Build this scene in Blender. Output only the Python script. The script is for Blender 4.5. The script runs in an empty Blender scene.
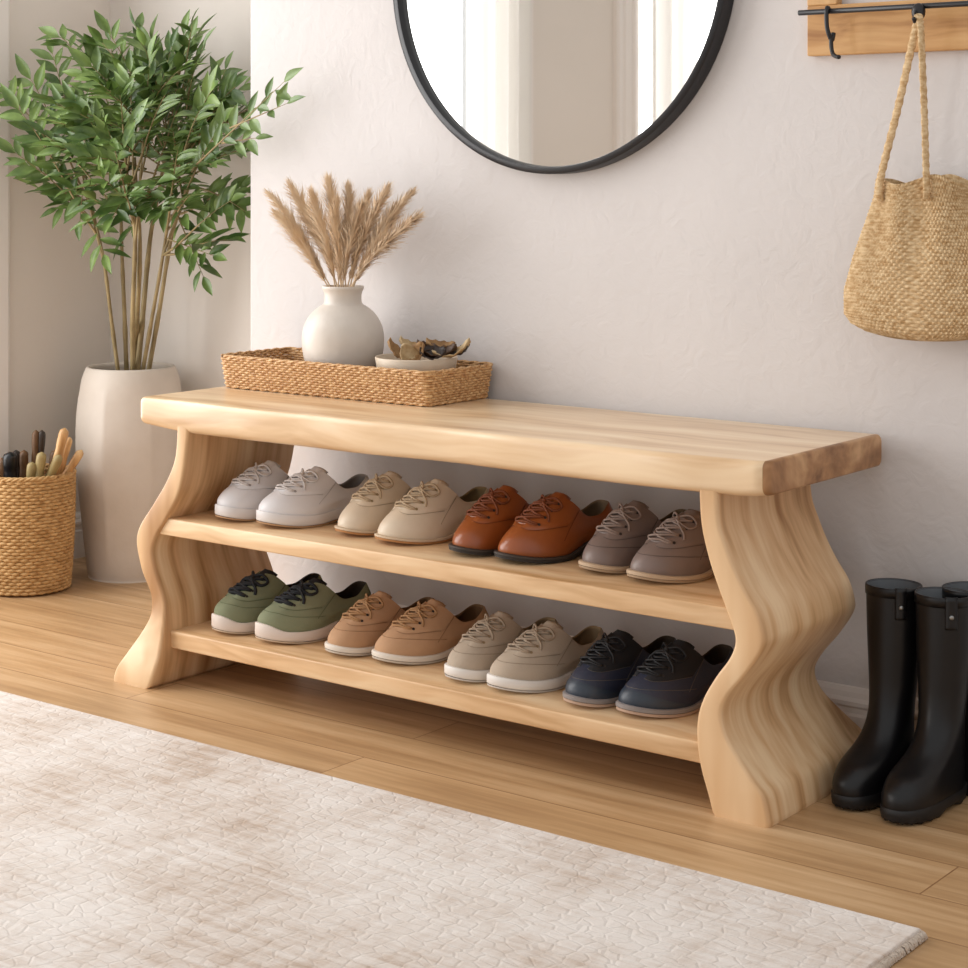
import bpy, bmesh, math, random
from mathutils import Vector, Matrix
PI = math.pi
COL = bpy.context.scene.collection
random.seed(7)

# ------------------------------------------------------------------ camera
CX, CY, CH = 1.93, -2.69, 0.90
SN, CS = 0.608, 0.794
F = 1914.0
def at(px, py, Y):
    """point of the plane y=Y that stands at this place of the photograph"""
    k = (px - 484) / F
    d = (Y - CY) / (SN * k + CS)
    return Vector((CX + (CS * k - SN) * d, Y, CH - (py - 170) / F * d))
def atz(px, py, z):
    d = (CH - z) * F / (py - 170)
    r = (px - 484) / F * d
    return Vector((CX + CS * r - SN * d, CY + SN * r + CS * d, z))

# ------------------------------------------------------------------ object helpers
def link(o, parent=None):
    COL.objects.link(o)
    if parent is not None: o.parent = parent
    return o
def thing(name, label, cat, loc=(0, 0, 0), rz=0, group=None):
    o = bpy.data.objects.new(name, None); o.empty_display_size = .05
    link(o); o.location = loc; o.rotation_euler = (0, 0, rz)
    return tag(o, label, cat, group)
def tag(o, label, cat, group=None):
    o['label'] = label; o['category'] = cat
    if group: o['group'] = group
    return o
def struct(o):
    o['kind'] = 'structure'; return o

class MB:
    def __init__(s): s.v = []; s.f = []; s.m = []; s.uv = {}
    def grid(s, pts, closed_u=False, closed_v=False, mi=0):
        """pts: rows of points"""
        n, m = len(pts), len(pts[0]); b = len(s.v)
        for r in pts: s.v.extend([tuple(p) for p in r])
        for i in range(n if closed_v else n - 1):
            for j in range(m if closed_u else m - 1):
                a = b + i * m + j; c = b + i * m + (j + 1) % m
                d = b + ((i + 1) % n) * m + (j + 1) % m; e = b + ((i + 1) % n) * m + j
                s.f.append((a, c, d, e)); s.m.append(mi)
        return b
    def cap(s, ring, mi=0, mid=None):
        b = len(s.v); s.v.extend([tuple(p) for p in ring])
        c = sum((Vector(p) for p in ring), Vector()) / len(ring) if mid is None else Vector(mid)
        s.v.append(tuple(c)); n = len(ring)
        for i in range(n): s.f.append((b + i, b + (i + 1) % n, b + n)); s.m.append(mi)
    def box(s, x0, x1, y0, y1, z0, z1, mi=0):
        b = len(s.v)
        s.v += [(x0,y0,z0),(x1,y0,z0),(x1,y1,z0),(x0,y1,z0),(x0,y0,z1),(x1,y0,z1),(x1,y1,z1),(x0,y1,z1)]
        for q in ((0,3,2,1),(4,5,6,7),(0,1,5,4),(1,2,6,5),(2,3,7,6),(3,0,4,7)):
            s.f.append(tuple(b + i for i in q)); s.m.append(mi)
    def tube(s, path, r, seg=8, caps=True, mi=0, closed=False, flat=1.0):
        P = [Vector(p) for p in path]; n = len(P); rows = []; up = None
        for i, p in enumerate(P):
            if closed: t = P[(i + 1) % n] - P[i - 1]
            else: t = P[min(i + 1, n - 1)] - P[max(i - 1, 0)]
            if t.length < 1e-9: t = Vector((0, 0, 1))
            t.normalize()
            if up is None: up = Vector((0, 0, 1)) if abs(t.z) < .9 else Vector((1, 0, 0))
            a = t.cross(up)
            if a.length < 1e-6: a = t.cross(Vector((0, 1, 0)))
            a.normalize(); bb = a.cross(t).normalized(); up = bb
            rr = r[i] if isinstance(r, (list, tuple)) else r
            rows.append([p + a * (rr * math.cos(2 * PI * k / seg)) + bb * (rr * flat * math.sin(2 * PI * k / seg)) for k in range(seg)])
        s.grid(rows, closed_u=True, closed_v=closed, mi=mi)
        if caps and not closed: s.cap(rows[0], mi); s.cap(rows[-1], mi)
    def lathe(s, prof, c=(0, 0, 0), seg=48, mod=None, mi=0):
        rows = []
        for r, z in prof:
            row = []
            for k in range(seg):
                a = 2 * PI * k / seg; q = r * (mod(a, z) if mod else 1)
                row.append((c[0] + q * math.cos(a), c[1] + q * math.sin(a), c[2] + z))
            rows.append(row)
        s.grid(rows, closed_u=True, mi=mi)
    def build(s, name, mats, parent=None, smooth=True, bevel=0, sub=0, merge=1e-5, angle=None):
        me = bpy.data.meshes.new(name); me.from_pydata(s.v, [], s.f)
        if not isinstance(mats, (list, tuple)): mats = [mats]
        for m in mats: me.materials.append(m)
        me.polygons.foreach_set('material_index', s.m)
        bm = bmesh.new(); bm.from_mesh(me)
        if merge: bmesh.ops.remove_doubles(bm, verts=bm.verts, dist=merge)
        bmesh.ops.recalc_face_normals(bm, faces=bm.faces)
        for f in bm.faces: f.smooth = smooth
        if angle:
            for e in bm.edges:
                if len(e.link_faces) == 2 and e.calc_face_angle(0) > math.radians(angle): e.smooth = False
        bm.to_mesh(me); bm.free()
        o = bpy.data.objects.new(name, me); link(o, parent)
        if bevel:
            q = o.modifiers.new('bevel', 'BEVEL'); q.width = bevel; q.segments = 3; q.limit_method = 'ANGLE'; q.angle_limit = math.radians(40)
        if sub:
            q = o.modifiers.new('sub', 'SUBSURF'); q.levels = sub; q.render_levels = sub
        return o

def interp(tab, x):
    if x <= tab[0][0]: return tab[0][1]
    for (a, p), (b, q) in zip(tab, tab[1:]):
        if x <= b:
            t = (x - a) / (b - a) if b > a else 0
            return p + (q - p) * t
    return tab[-1][1]
def sstep(a, b, x):
    t = max(0, min(1, (x - a) / (b - a))); return t * t * (3 - 2 * t)
def catmull(P, n):
    out = []
    P = [Vector(p) for p in P]
    for i in range(len(P) - 1):
        p0 = P[max(i - 1, 0)]; p1 = P[i]; p2 = P[i + 1]; p3 = P[min(i + 2, len(P) - 1)]
        for k in range(n):
            t = k / n
            out.append(.5 * ((2 * p1) + (p2 - p0) * t + (2 * p0 - 5 * p1 + 4 * p2 - p3) * t * t + (3 * p1 - p0 - 3 * p2 + p3) * t ** 3))
    out.append(P[-1]); return out

# ------------------------------------------------------------------ materials
def srgb(c):
    if isinstance(c, str): c = [int(c[i:i + 2], 16) / 255 for i in (0, 2, 4)]
    return tuple((x / 12.92 if x <= .04045 else ((x + .055) / 1.055) ** 2.4) for x in c) + (1,)
def mat(name, col, rough=.6, col2=None, scale=(8, 8, 8), bump=0, bscale=60, detail=4, spec=.5, metal=0, coat=0, sheen=0, trans=0, lo=.35, hi=.65, noise_rough=.6, dist=.01):
    m = bpy.data.materials.new(name); m.use_nodes = True
    n = m.node_tree.nodes; l = m.node_tree.links; b = n['Principled BSDF']
    b.inputs['Base Color'].default_value = srgb(col); b.inputs['Roughness'].default_value = rough
    b.inputs['Specular IOR Level'].default_value = spec; b.inputs['Metallic'].default_value = metal
    b.inputs['Coat Weight'].default_value = coat; b.inputs['Sheen Weight'].default_value = sheen
    if trans: b.inputs['Transmission Weight'].default_value = trans
    tc = n.new('ShaderNodeTexCoord')
    if col2:
        mp = n.new('ShaderNodeMapping'); mp.inputs['Scale'].default_value = scale
        l.new(tc.outputs['Object'], mp.inputs['Vector'])
        no = n.new('ShaderNodeTexNoise'); no.inputs['Scale'].default_value = 1; no.inputs['Detail'].default_value = detail
        no.inputs['Roughness'].default_value = noise_rough
        l.new(mp.outputs[0], no.inputs['Vector'])
        cr = n.new('ShaderNodeValToRGB'); cr.color_ramp.elements[0].position = lo; cr.color_ramp.elements[1].position = hi
        cr.color_ramp.elements[0].color = srgb(col); cr.color_ramp.elements[1].color = srgb(col2)
        l.new(no.outputs['Fac'], cr.inputs[0]); l.new(cr.outputs[0], b.inputs['Base Color'])
    if bump:
        nb = n.new('ShaderNodeTexNoise'); nb.inputs['Scale'].default_value = bscale; nb.inputs['Detail'].default_value = 3
        l.new(tc.outputs['Object'], nb.inputs['Vector'])
        bp = n.new('ShaderNodeBump'); bp.inputs['Strength'].default_value = bump; bp.inputs['Distance'].default_value = dist
        l.new(nb.outputs['Fac'], bp.inputs['Height']); l.new(bp.outputs[0], b.inputs['Normal'])
    return m

def wood(name, dark, mid, light, scale, rough=.42, bands=1.0, pos=(.30, .5, .72)):
    m = bpy.data.materials.new(name); m.use_nodes = True
    n = m.node_tree.nodes; l = m.node_tree.links; b = n['Principled BSDF']
    b.inputs['Roughness'].default_value = rough
    tc = n.new('ShaderNodeTexCoord')
    # slow warp so the grain wanders
    w = n.new('ShaderNodeTexNoise'); w.inputs['Scale'].default_value = 5; w.inputs['Detail'].default_value = 1
    l.new(tc.outputs['Object'], w.inputs['Vector'])
    sub = n.new('ShaderNodeVectorMath'); sub.operation = 'SUBTRACT'; sub.inputs[1].default_value = (.5, .5, .5)
    l.new(w.outputs['Color'], sub.inputs[0])
    sc = n.new('ShaderNodeVectorMath'); sc.operation = 'SCALE'; sc.inputs['Scale'].default_value = .05 * bands
    l.new(sub.outputs[0], sc.inputs[0])
    ad = n.new('ShaderNodeVectorMath'); ad.operation = 'ADD'
    l.new(tc.outputs['Object'], ad.inputs[0]); l.new(sc.outputs[0], ad.inputs[1])
    mp = n.new('ShaderNodeMapping'); mp.inputs['Scale'].default_value = scale
    l.new(ad.outputs[0], mp.inputs['Vector'])
    no = n.new('ShaderNodeTexNoise'); no.inputs['Scale'].default_value = 1; no.inputs['Detail'].default_value = 3; no.inputs['Roughness'].default_value = .55
    l.new(mp.outputs[0], no.inputs['Vector'])
    mp2 = n.new('ShaderNodeMapping'); mp2.inputs['Scale'].default_value = tuple(q * 5 for q in scale)
    l.new(ad.outputs[0], mp2.inputs['Vector'])
    n2 = n.new('ShaderNodeTexNoise'); n2.inputs['Scale'].default_value = 1; n2.inputs['Detail'].default_value = 4
    l.new(mp2.outputs[0], n2.inputs['Vector'])
    mx = n.new('ShaderNodeMix'); mx.inputs[0].default_value = .052
    l.new(no.outputs['Fac'], mx.inputs[2]); l.new(n2.outputs['Fac'], mx.inputs[3])
    cr = n.new('ShaderNodeValToRGB'); e = cr.color_ramp.elements
    e[0].position = pos[0]; e[0].color = srgb(dark); e[1].position = pos[2]; e[1].color = srgb(light)
    x = e.new(pos[1]); x.color = srgb(mid)
    l.new(mx.outputs[0], cr.inputs[0]); l.new(cr.outputs[0], b.inputs['Base Color'])
    bp = n.new('ShaderNodeBump'); bp.inputs['Strength'].default_value = .12; bp.inputs['Distance'].default_value = .004
    l.new(n2.outputs['Fac'], bp.inputs['Height']); l.new(bp.outputs[0], b.inputs['Normal'])
    return m

W_TOP = wood('pale_wood_top', 'BB8F60', 'DEBC93', 'F0D6B2', (1.6, 22, 22), rough=.30, pos=(.27, .46, .66))
W_END = wood('end_grain_wood', '7E5736', 'AE8158', 'D2A87C', (30, 16, 18), bands=3, pos=(.32, .5, .68))
W_LEG = wood('pale_wood_leg', 'AA7C4E', 'D9B184', 'EED0A8', (9, 30, .8), rough=.40, bands=.35, pos=(.30, .48, .66))
W_SHELF = wood('pale_wood_shelf', 'BC905F', 'DCB68A', 'EDD0A8', (1.8, 24, 30), rough=.42, pos=(.27, .48, .68))
W_RACK = wood('warm_oak', '9C6A38', 'C3935C', 'D6AA74', (3, 40, 40), rough=.5)

W_TOP.node_tree.nodes['Principled BSDF'].inputs['Coat Weight'].default_value = .25
W_TOP.node_tree.nodes['Principled BSDF'].inputs['Coat Roughness'].default_value = .15
def floor_mat():
    m = bpy.data.materials.new('oak_floor'); m.use_nodes = True
    n = m.node_tree.nodes; l = m.node_tree.links; b = n['Principled BSDF']
    tc = n.new('ShaderNodeTexCoord')
    br = n.new('ShaderNodeTexBrick'); br.offset = .37; br.inputs['Scale'].default_value = 1
    br.inputs['Mortar Size'].default_value = .0012; br.inputs['Mortar Smooth'].default_value = .3
    br.inputs['Brick Width'].default_value = 1.45; br.inputs['Row Height'].default_value = .118
    br.inputs['Bias'].default_value = 0
    br.inputs['Color1'].default_value = (.35, .35, .35, 1); br.inputs['Color2'].default_value = (.65, .65, .65, 1); br.inputs['Mortar'].default_value = (0, 0, 0, 1)
    l.new(tc.outputs['Object'], br.inputs['Vector'])
    off = n.new('ShaderNodeVectorMath'); off.operation = 'MULTIPLY_ADD'; off.inputs[1].default_value = (7, 7, 7)
    l.new(br.outputs['Color'], off.inputs[0]); l.new(tc.outputs['Object'], off.inputs[2])
    mp = n.new('ShaderNodeMapping'); mp.inputs['Scale'].default_value = (2.2, 34, 34)
    l.new(off.outputs[0], mp.inputs['Vector'])
    no = n.new('ShaderNodeTexNoise'); no.inputs['Scale'].default_value = 1; no.inputs['Detail'].default_value = 5; no.inputs['Roughness'].default_value = .62
    l.new(mp.outputs[0], no.inputs['Vector'])
    cr = n.new('ShaderNodeValToRGB'); e = cr.color_ramp.elements
    e[0].position = .28; e[0].color = srgb('A17C55'); e[1].position = .72; e[1].color = srgb('D0AE86')
    x = e.new(.5); x.color = srgb('BB966C')
    l.new(no.outputs['Fac'], cr.inputs[0])
    hs = n.new('ShaderNodeMix'); hs.data_type = 'RGBA'; hs.blend_type = 'MULTIPLY'; hs.inputs[0].default_value = 1
    mr = n.new('ShaderNodeMapRange'); mr.inputs['From Min'].default_value = .3; mr.inputs['From Max'].default_value = .7
    mr.inputs['To Min'].default_value = .90; mr.inputs['To Max'].default_value = 1.02
    l.new(br.outputs['Color'], mr.inputs['Value'])
    l.new(cr.outputs[0], hs.inputs[6]); l.new(mr.outputs[0], hs.inputs[7])
    mo = n.new('ShaderNodeMix'); mo.data_type = 'RGBA'
    l.new(br.outputs['Fac'], mo.inputs[0]); l.new(hs.outputs[2], mo.inputs[6]); mo.inputs[7].default_value = srgb('8A633E')
    l.new(mo.outputs[2], b.inputs['Base Color'])
    b.inputs['Roughness'].default_value = .38
    bp = n.new('ShaderNodeBump'); bp.inputs['Strength'].default_value = .15; bp.inputs['Distance'].default_value = .002
    l.new(no.outputs['Fac'], bp.inputs['Height']); l.new(bp.outputs[0], b.inputs['Normal'])
    return m

def plaster(name, c1, c2, bump=.35):
    m = bpy.data.materials.new(name); m.use_nodes = True
    n = m.node_tree.nodes; l = m.node_tree.links; b = n['Principled BSDF']
    b.inputs['Roughness'].default_value = .85; b.inputs['Specular IOR Level'].default_value = .25
    tc = n.new('ShaderNodeTexCoord')
    a = n.new('ShaderNodeTexNoise'); a.inputs['Scale'].default_value = 2.2; a.inputs['Detail'].default_value = 4
    l.new(tc.outputs['Object'], a.inputs['Vector'])
    cr = n.new('ShaderNodeValToRGB'); cr.color_ramp.elements[0].position = .3; cr.color_ramp.elements[1].position = .7
    cr.color_ramp.elements[0].color = srgb(c1); cr.color_ramp.elements[1].color = srgb(c2)
    l.new(a.outputs['Fac'], cr.inputs[0]); l.new(cr.outputs[0], b.inputs['Base Color'])
    f = n.new('ShaderNodeTexNoise'); f.inputs['Scale'].default_value = 30; f.inputs['Detail'].default_value = 5; f.inputs['Distortion'].default_value = 1.2
    l.new(tc.outputs['Object'], f.inputs['Vector'])
    v = n.new('ShaderNodeTexVoronoi'); v.feature = 'DISTANCE_TO_EDGE'; v.inputs['Scale'].default_value = 42
    l.new(tc.outputs['Object'], v.inputs['Vector'])
    ad = n.new('ShaderNodeMath'); ad.operation = 'MULTIPLY_ADD'; ad.inputs[1].default_value = .25
    l.new(v.outputs['Distance'], ad.inputs[0]); l.new(f.outputs['Fac'], ad.inputs[2])
    bp = n.new('ShaderNodeBump'); bp.inputs['Strength'].default_value = bump; bp.inputs['Distance'].default_value = .004
    l.new(ad.outputs[0], bp.inputs['Height']); l.new(bp.outputs[0], b.inputs['Normal'])
    return m

def rug_mat():
    m = bpy.data.materials.new('cream_rug'); m.use_nodes = True
    n = m.node_tree.nodes; l = m.node_tree.links; b = n['Principled BSDF']
    b.inputs['Roughness'].default_value = .95; b.inputs['Specular IOR Level'].default_value = .1; b.inputs['Sheen Weight'].default_value = .2
    tc = n.new('ShaderNodeTexCoord')
    mp = n.new('ShaderNodeMapping'); mp.inputs['Scale'].default_value = (26, 9, 1)
    l.new(tc.outputs['Object'], mp.inputs['Vector'])
    a = n.new('ShaderNodeTexNoise'); a.inputs['Scale'].default_value = 1; a.inputs['Detail'].default_value = 6; a.inputs['Roughness'].default_value = .75
    l.new(mp.outputs[0], a.inputs['Vector'])
    mp2 = n.new('ShaderNodeMapping'); mp2.inputs['Scale'].default_value = (5, 70, 1)
    l.new(tc.outputs['Object'], mp2.inputs['Vector'])
    a2 = n.new('ShaderNodeTexNoise'); a2.inputs['Scale'].default_value = 1; a2.inputs['Detail'].default_value = 5; a2.inputs['Roughness'].default_value = .7
    l.new(mp2.outputs[0], a2.inputs['Vector'])
    big = n.new('ShaderNodeTexNoise'); big.inputs['Scale'].default_value = 3.2; big.inputs['Detail'].default_value = 2
    l.new(tc.outputs['Object'], big.inputs['Vector'])
    mx = n.new('ShaderNodeMix'); mx.inputs[0].default_value = .5
    l.new(a.outputs['Fac'], mx.inputs[2]); l.new(a2.outputs['Fac'], mx.inputs[3])
    mx2 = n.new('ShaderNodeMix'); mx2.inputs[0].default_value = .35
    l.new(mx.outputs[0], mx2.inputs[2]); l.new(big.outputs['Fac'], mx2.inputs[3])
    cr = n.new('ShaderNodeValToRGB'); e = cr.color_ramp.elements
    e[0].position = .39; e[0].color = srgb('B5A08E'); e[1].position = .57; e[1].color = srgb('DBD3CC')
    x = e.new(.47); x.color = srgb('CCBFB4')
    l.new(mx2.outputs[0], cr.inputs[0]); l.new(cr.outputs[0], b.inputs['Base Color'])
    # carved lattice of lines, slightly uneven
    w = n.new('ShaderNodeTexNoise'); w.inputs['Scale'].default_value = 14; l.new(tc.outputs['Object'], w.inputs['Vector'])
    ws = n.new('ShaderNodeVectorMath'); ws.operation = 'SCALE'; ws.inputs['Scale'].default_value = .03; l.new(w.outputs['Color'], ws.inputs[0])
    wa = n.new('ShaderNodeVectorMath'); wa.operation = 'ADD'; l.new(tc.outputs['Object'], wa.inputs[0]); l.new(ws.outputs[0], wa.inputs[1])
    mv = n.new('ShaderNodeMapping'); mv.inputs['Scale'].default_value = (38, 60, 1); mv.inputs['Rotation'].default_value = (0, 0, .0)
    l.new(wa.outputs[0], mv.inputs['Vector'])
    vo = n.new('ShaderNodeTexVoronoi'); vo.feature = 'DISTANCE_TO_EDGE'; vo.distance = 'EUCLIDEAN'; vo.inputs['Scale'].default_value = 1; vo.inputs['Randomness'].default_value = .65
    l.new(mv.outputs[0], vo.inputs['Vector'])
    mr = n.new('ShaderNodeMapRange'); mr.inputs['From Max'].default_value = .12; l.new(vo.outputs['Distance'], mr.inputs['Value'])
    fn = n.new('ShaderNodeTexNoise'); fn.inputs['Scale'].default_value = 260; fn.inputs['Detail'].default_value = 3
    l.new(tc.outputs['Object'], fn.inputs['Vector'])
    ad = n.new('ShaderNodeMath'); ad.operation = 'MULTIPLY_ADD'; ad.inputs[1].default_value = .5
    l.new(fn.outputs['Fac'], ad.inputs[0]); l.new(mr.outputs[0], ad.inputs[2])
    bp = n.new('ShaderNodeBump'); bp.inputs['Strength'].default_value = .4; bp.inputs['Distance'].default_value = .002
    l.new(ad.outputs[0], bp.inputs['Height']); l.new(bp.outputs[0], b.inputs['Normal'])
    return m

M_WALL = plaster('wall_plaster', 'CFCAC8', 'D8D3D1')
M_RECESS = plaster('recess_paint', 'DFD8D0', 'E5DED7', bump=.08)
M_BEIGE = plaster('side_wall_paint', 'E0D7CD', 'E6DDD4', bump=.06)
M_TRIM = mat('white_trim', 'ECE5DF', .5)
M_FLOOR = floor_mat(); M_RUG = rug_mat()
M_RUGB = mat('rug_edge', 'D8C8B8', .95, bump=.5, bscale=300)
M_BLACK = mat('black_metal', '17161A', .38, spec=.5)
M_MIRROR = mat('mirror_glass', 'F4F4F2', .02, metal=1)
M_POT = mat('stoneware_pot', 'C4B8AB', .5, 'CFC4B8', (5, 5, 5), bump=.15, bscale=90, dist=.003)
M_SOIL = mat('potting_soil', '3A2A1E', .95, bump=.8, bscale=60)
M_STEM = mat('cane_stem', '7E6D48', .6, 'A48F65', (30, 30, 14))
M_VASE = mat('cream_vase', 'CFC5BA', .45, 'DAD1C7', (9, 9, 9), bump=.25, bscale=45, dist=.004)
M_PAMPAS = mat('pampas', 'D3B48E', .9, 'E6D0B2', (50, 50, 20), sheen=.3)
M_RATTAN = mat('rattan', 'A87544', .5, 'DDB683', (150, 150, 150))
M_RATTAN_D = mat('rattan_ground', '8A5C30', .7)
M_SEAGRASS = mat('seagrass', 'A57B47', .7, 'CFA974', (60, 60, 140))
M_BOWL = mat('cream_bowl', 'CDBAA3', .5, 'D9C9B4', (20, 20, 60))
M_BOOT = mat('black_rubber', '0F0E10', .36, bump=.05, bscale=40, spec=.4)
M_BOOTS = mat('black_rubber_sole', '121113', .55)
M_BOOTL = mat('grey_boot_lining', '6A6E72', .7)
M_CURT = mat('white_curtain', 'E6E4E0', .9)
def _sheer(m):
    n = m.node_tree.nodes; l = m.node_tree.links; o = n['Material Output']
    t = n.new('ShaderNodeBsdfTranslucent'); t.inputs[0].default_value = srgb('F4F2F0')
    x = n.new('ShaderNodeMixShader'); x.inputs[0].default_value = .3
    l.new(n['Principled BSDF'].outputs[0], x.inputs[1]); l.new(t.outputs[0], x.inputs[2]); l.new(x.outputs[0], o.inputs[0])
_sheer(M_CURT)

def leaf_mat():
    m = mat('green_leaf', '3F5A27', .36, '7F9750', (14, 14, 14), lo=.36, hi=.68)
    m.node_tree.nodes['Principled BSDF'].inputs['Subsurface Weight'].default_value = 0
    return m
M_LEAF = leaf_mat()

# ------------------------------------------------------------------ room shell
XL = -1.53; XC = -0.706; YR = 0.371; ZT = 2.6; TH = .12
m = MB(); m.box(XL - .3, 3.2, -4.6, .6, -.05, 0); struct(m.build('floor', M_FLOOR, smooth=False))
m = MB(); m.box(XC, 3.2, 0, YR + TH, 0, ZT); struct(m.build('wall_back', M_WALL, smooth=False, bevel=.004))
m = MB(); m.box(XL - TH, XC, YR, YR + TH, 0, ZT); struct(m.build('wall_recess', M_RECESS, smooth=False))
W1 = (-1.95, -.14); W2 = (-4.1, -2.72)
m = MB()
for a, b in ((W1[1], YR), (W2[1], W1[0]), (-4.6, W2[0])): m.box(XL - TH, XL, a, b, 0, ZT)
for a, b in (W1, W2): m.box(XL - TH, XL, a, b, 2.35, ZT); m.box(XL - TH, XL, a, b, 0, .12)
struct(m.build('wall_left', M_BEIGE, smooth=False))
# baseboards with a moulded top
def baseboard(name, p0, p1, nrm):
    prof = [(0, 0), (.016, 0), (.016, .062), (.013, .066), (.013, .074), (.0165, .078), (.0165, .084), (.011, .089), (.009, .097), (.005, .103), (0, .104)]
    m = MB(); rows = []
    for p in (p0, p1): rows.append([(p[0] + nrm[0] * a, p[1] + nrm[1] * a, b) for a, b in prof])
    m.grid(rows, closed_u=True); m.cap(rows[0]); m.cap(rows[1])
    return struct(m.build(name, M_TRIM, smooth=False))
baseboard('baseboard_back', (XC, 0), (3.2, 0), (0, -1))
baseboard('baseboard_recess', (XL, YR), (XC, YR), (0, -1))
baseboard('baseboard_left', (XL, .09), (XL, YR), (1, 0))
baseboard('baseboard_side', (XL, -2.56), (XL, -2.09), (1, 0))
# casings of the tall windows: fluted boards
def casing(name, y0, y1):
    m = MB(); w = y1 - y0; rows = []
    prof = [(0, 0), (.02, 0), (.024, .06), (.024, .2), (.016, .24), (.016, .3), (.02, .34), (.02, .62), (.014, .66), (.014, .72), (.02, .78), (.022, .95), (.016, 1), (0, 1)]
    for z in (0, 2.4): rows.append([(XL + a, y0 + b * w, z) for a, b in prof])
    m.grid(rows, closed_u=True); m.cap(rows[0]); m.cap(rows[1])
    return struct(m.build(name, M_TRIM, smooth=False))
casing('trim_1', -.13, .064); casing('trim_2', -2.09, -1.995); casing('trim_3', -2.68, -2.56)
def window(n, y0, y1):
    m = MB(); x0, x1 = XL - .09, XL - .05
    m.box(x0, x1, y0, y0 + .05, .12, 2.35); m.box(x0, x1, y1 - .05, y1, .12, 2.35)
    m.box(x0, x1, y0 + .05, y1 - .05, .12, .18); m.box(x0, x1, y0 + .05, y1 - .05, 2.29, 2.35)
    struct(m.build('window_%d' % n, M_TRIM, smooth=False))
window(1, *W1); window(2, *W2)
def curtain(y0, y1, amp, k, lab, x=XL + .075):
    m = MB(); rows = []; N = 120
    for z in (.02, .8, 1.6, 2.4):
        rows.append([(x + amp * math.sin(k * 2 * PI * i / N + .4 * math.sin(i * .13)) * (1 + .1 * z), y0 + (y1 - y0) * i / N, z) for i in range(N + 1)])
    m.grid(rows); o = m.build('curtain', M_CURT)
    tag(o, lab, 'curtain', 'white curtains at the tall windows')
curtain(-1.97, -1.74, .030, 4, 'white curtain panel mirrored in the left half of the round mirror')
curtain(-2.93, -2.70, .026, 3, 'white curtain panel mirrored in the right half of the round mirror')

# ------------------------------------------------------------------ bench
bench = thing('bench', 'pale wooden bench with wavy legs and two shoe shelves against the wall', 'bench', (0, -.19, 0))
def bl(p): return (p[0], p[1] + .19, p[2])   # world -> bench space
# seat slab: lofted along x, softly rounded, underside lifting at both ends
m = MB(); rows = []; NX = 120; x0, x1 = -.607, .645; mi_rows = []
for i in range(NX + 1):
    u = i / NX; x = x0 + (x1 - x0) * (.5 - .5 * math.cos(PI * u) * (1 if True else 1))
    e = min(x - x0, x1 - x); rr = .006
    ins = rr - math.sqrt(max(0, rr * rr - (rr - min(e, rr)) ** 2))
    ec = .012 if x < 0 else .022; ecor = ec - math.sqrt(max(0, ec ** 2 - (ec - min(e, ec)) ** 2))
    lift = .010 * (1 - sstep(-.03, .13, x - x0)) + .004 * (1 - sstep(0, .05, x1 - x))
    yf = -.381 + .003 * math.sin(x * 9 + 1) + .002 * math.sin(x * 23); yb = -.018
    zt = .5 - ins * .6; zb = .4435 + .003 * (x - x0) + lift + ins * .6 + .0006 * math.sin(x * 14)
    yf2 = yf + ecor * .8; yb2 = yb - ins * .6
    r = .010; ring = []
    for (cx, cz, a0) in ((yb2 - r, zt - r, 0), (yf2 + r, zt - r, 90), (yf2 + r * 1.6, zb + r * 1.3, 180), (yb2 - r, zb + r, 270)):
        qr = (r, r) if a0 != 180 else (r * 1.6, r * 1.3)
        for k in range(7):
            a = math.radians(a0 + 15 * k); ring.append((x, cx + .19 + qr[0] * math.cos(a), cz + qr[1] * math.sin(a)))
    rows.append(ring)
m.grid(rows, closed_u=True); m.cap(rows[0], 1); m.cap(rows[-1], 1)
for i, f in enumerate(m.f):
    c = sum(m.v[q][0] for q in f) / len(f)
    if c > x1 - .009 or c < x0 + .004: m.m[i] = 1
m.build('seat', [W_TOP, W_END], bench, angle=35)

RI = [(697.6,494.5),(699.6,521),(706.9,556.4),(716,585),(724.4,608),(731.7,628.8),(734,643),(728.5,658.6),(715,677),(702.7,697.9),(696.5,718.5),(696,743),(699.6,768),(706.9,795),(712,815.6)]
RO = [(716,496.5),(718,521),(725,545),(734,569),(745,592),(757,613),(763,633),(762.6,648),(748,671),(729,693.7),(721,712),(725,735),(740,762),(754.4,784.6),(763.7,799),(769.5,827)]
LO = [(176.5,431.7),(174.4,455.5),(166,480),(151.7,505),(139,525.7),(135.5,542),(139,563),(142.4,575),(149.6,593.7),(149.6,614.4),(141.3,631),(126.9,651.6),(115.5,668),(112,682.6)]
LI = [(188.8,432.7),(184.7,461.7),(178.5,492.6),(168,515),(155.8,536),(151.7,552),(154.8,571),(162,593.7),(164.5,606),(163.5,624),(160,648),(156.8,663),(149.6,684.6),(147.5,691.9)]
YF = -.378
def prof(P, fla):
    w = []
    for px, py in P:
        z = at(px, py, YF).z
        for _ in range(3): q = at(px, py, YF - fla * (1 - sstep(0, .16, z))); z = max(0, q.z)
        w.append(q)
    t = sorted(((p.z, p.x) for p in w))
    t[0] = (0.0, t[0][1]); t[-1] = (.47, t[-1][1] + 0)
    c = catmull([(a, b, 0) for a, b in t], 8)
    return [(p[0], p[1]) for p in c]
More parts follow.
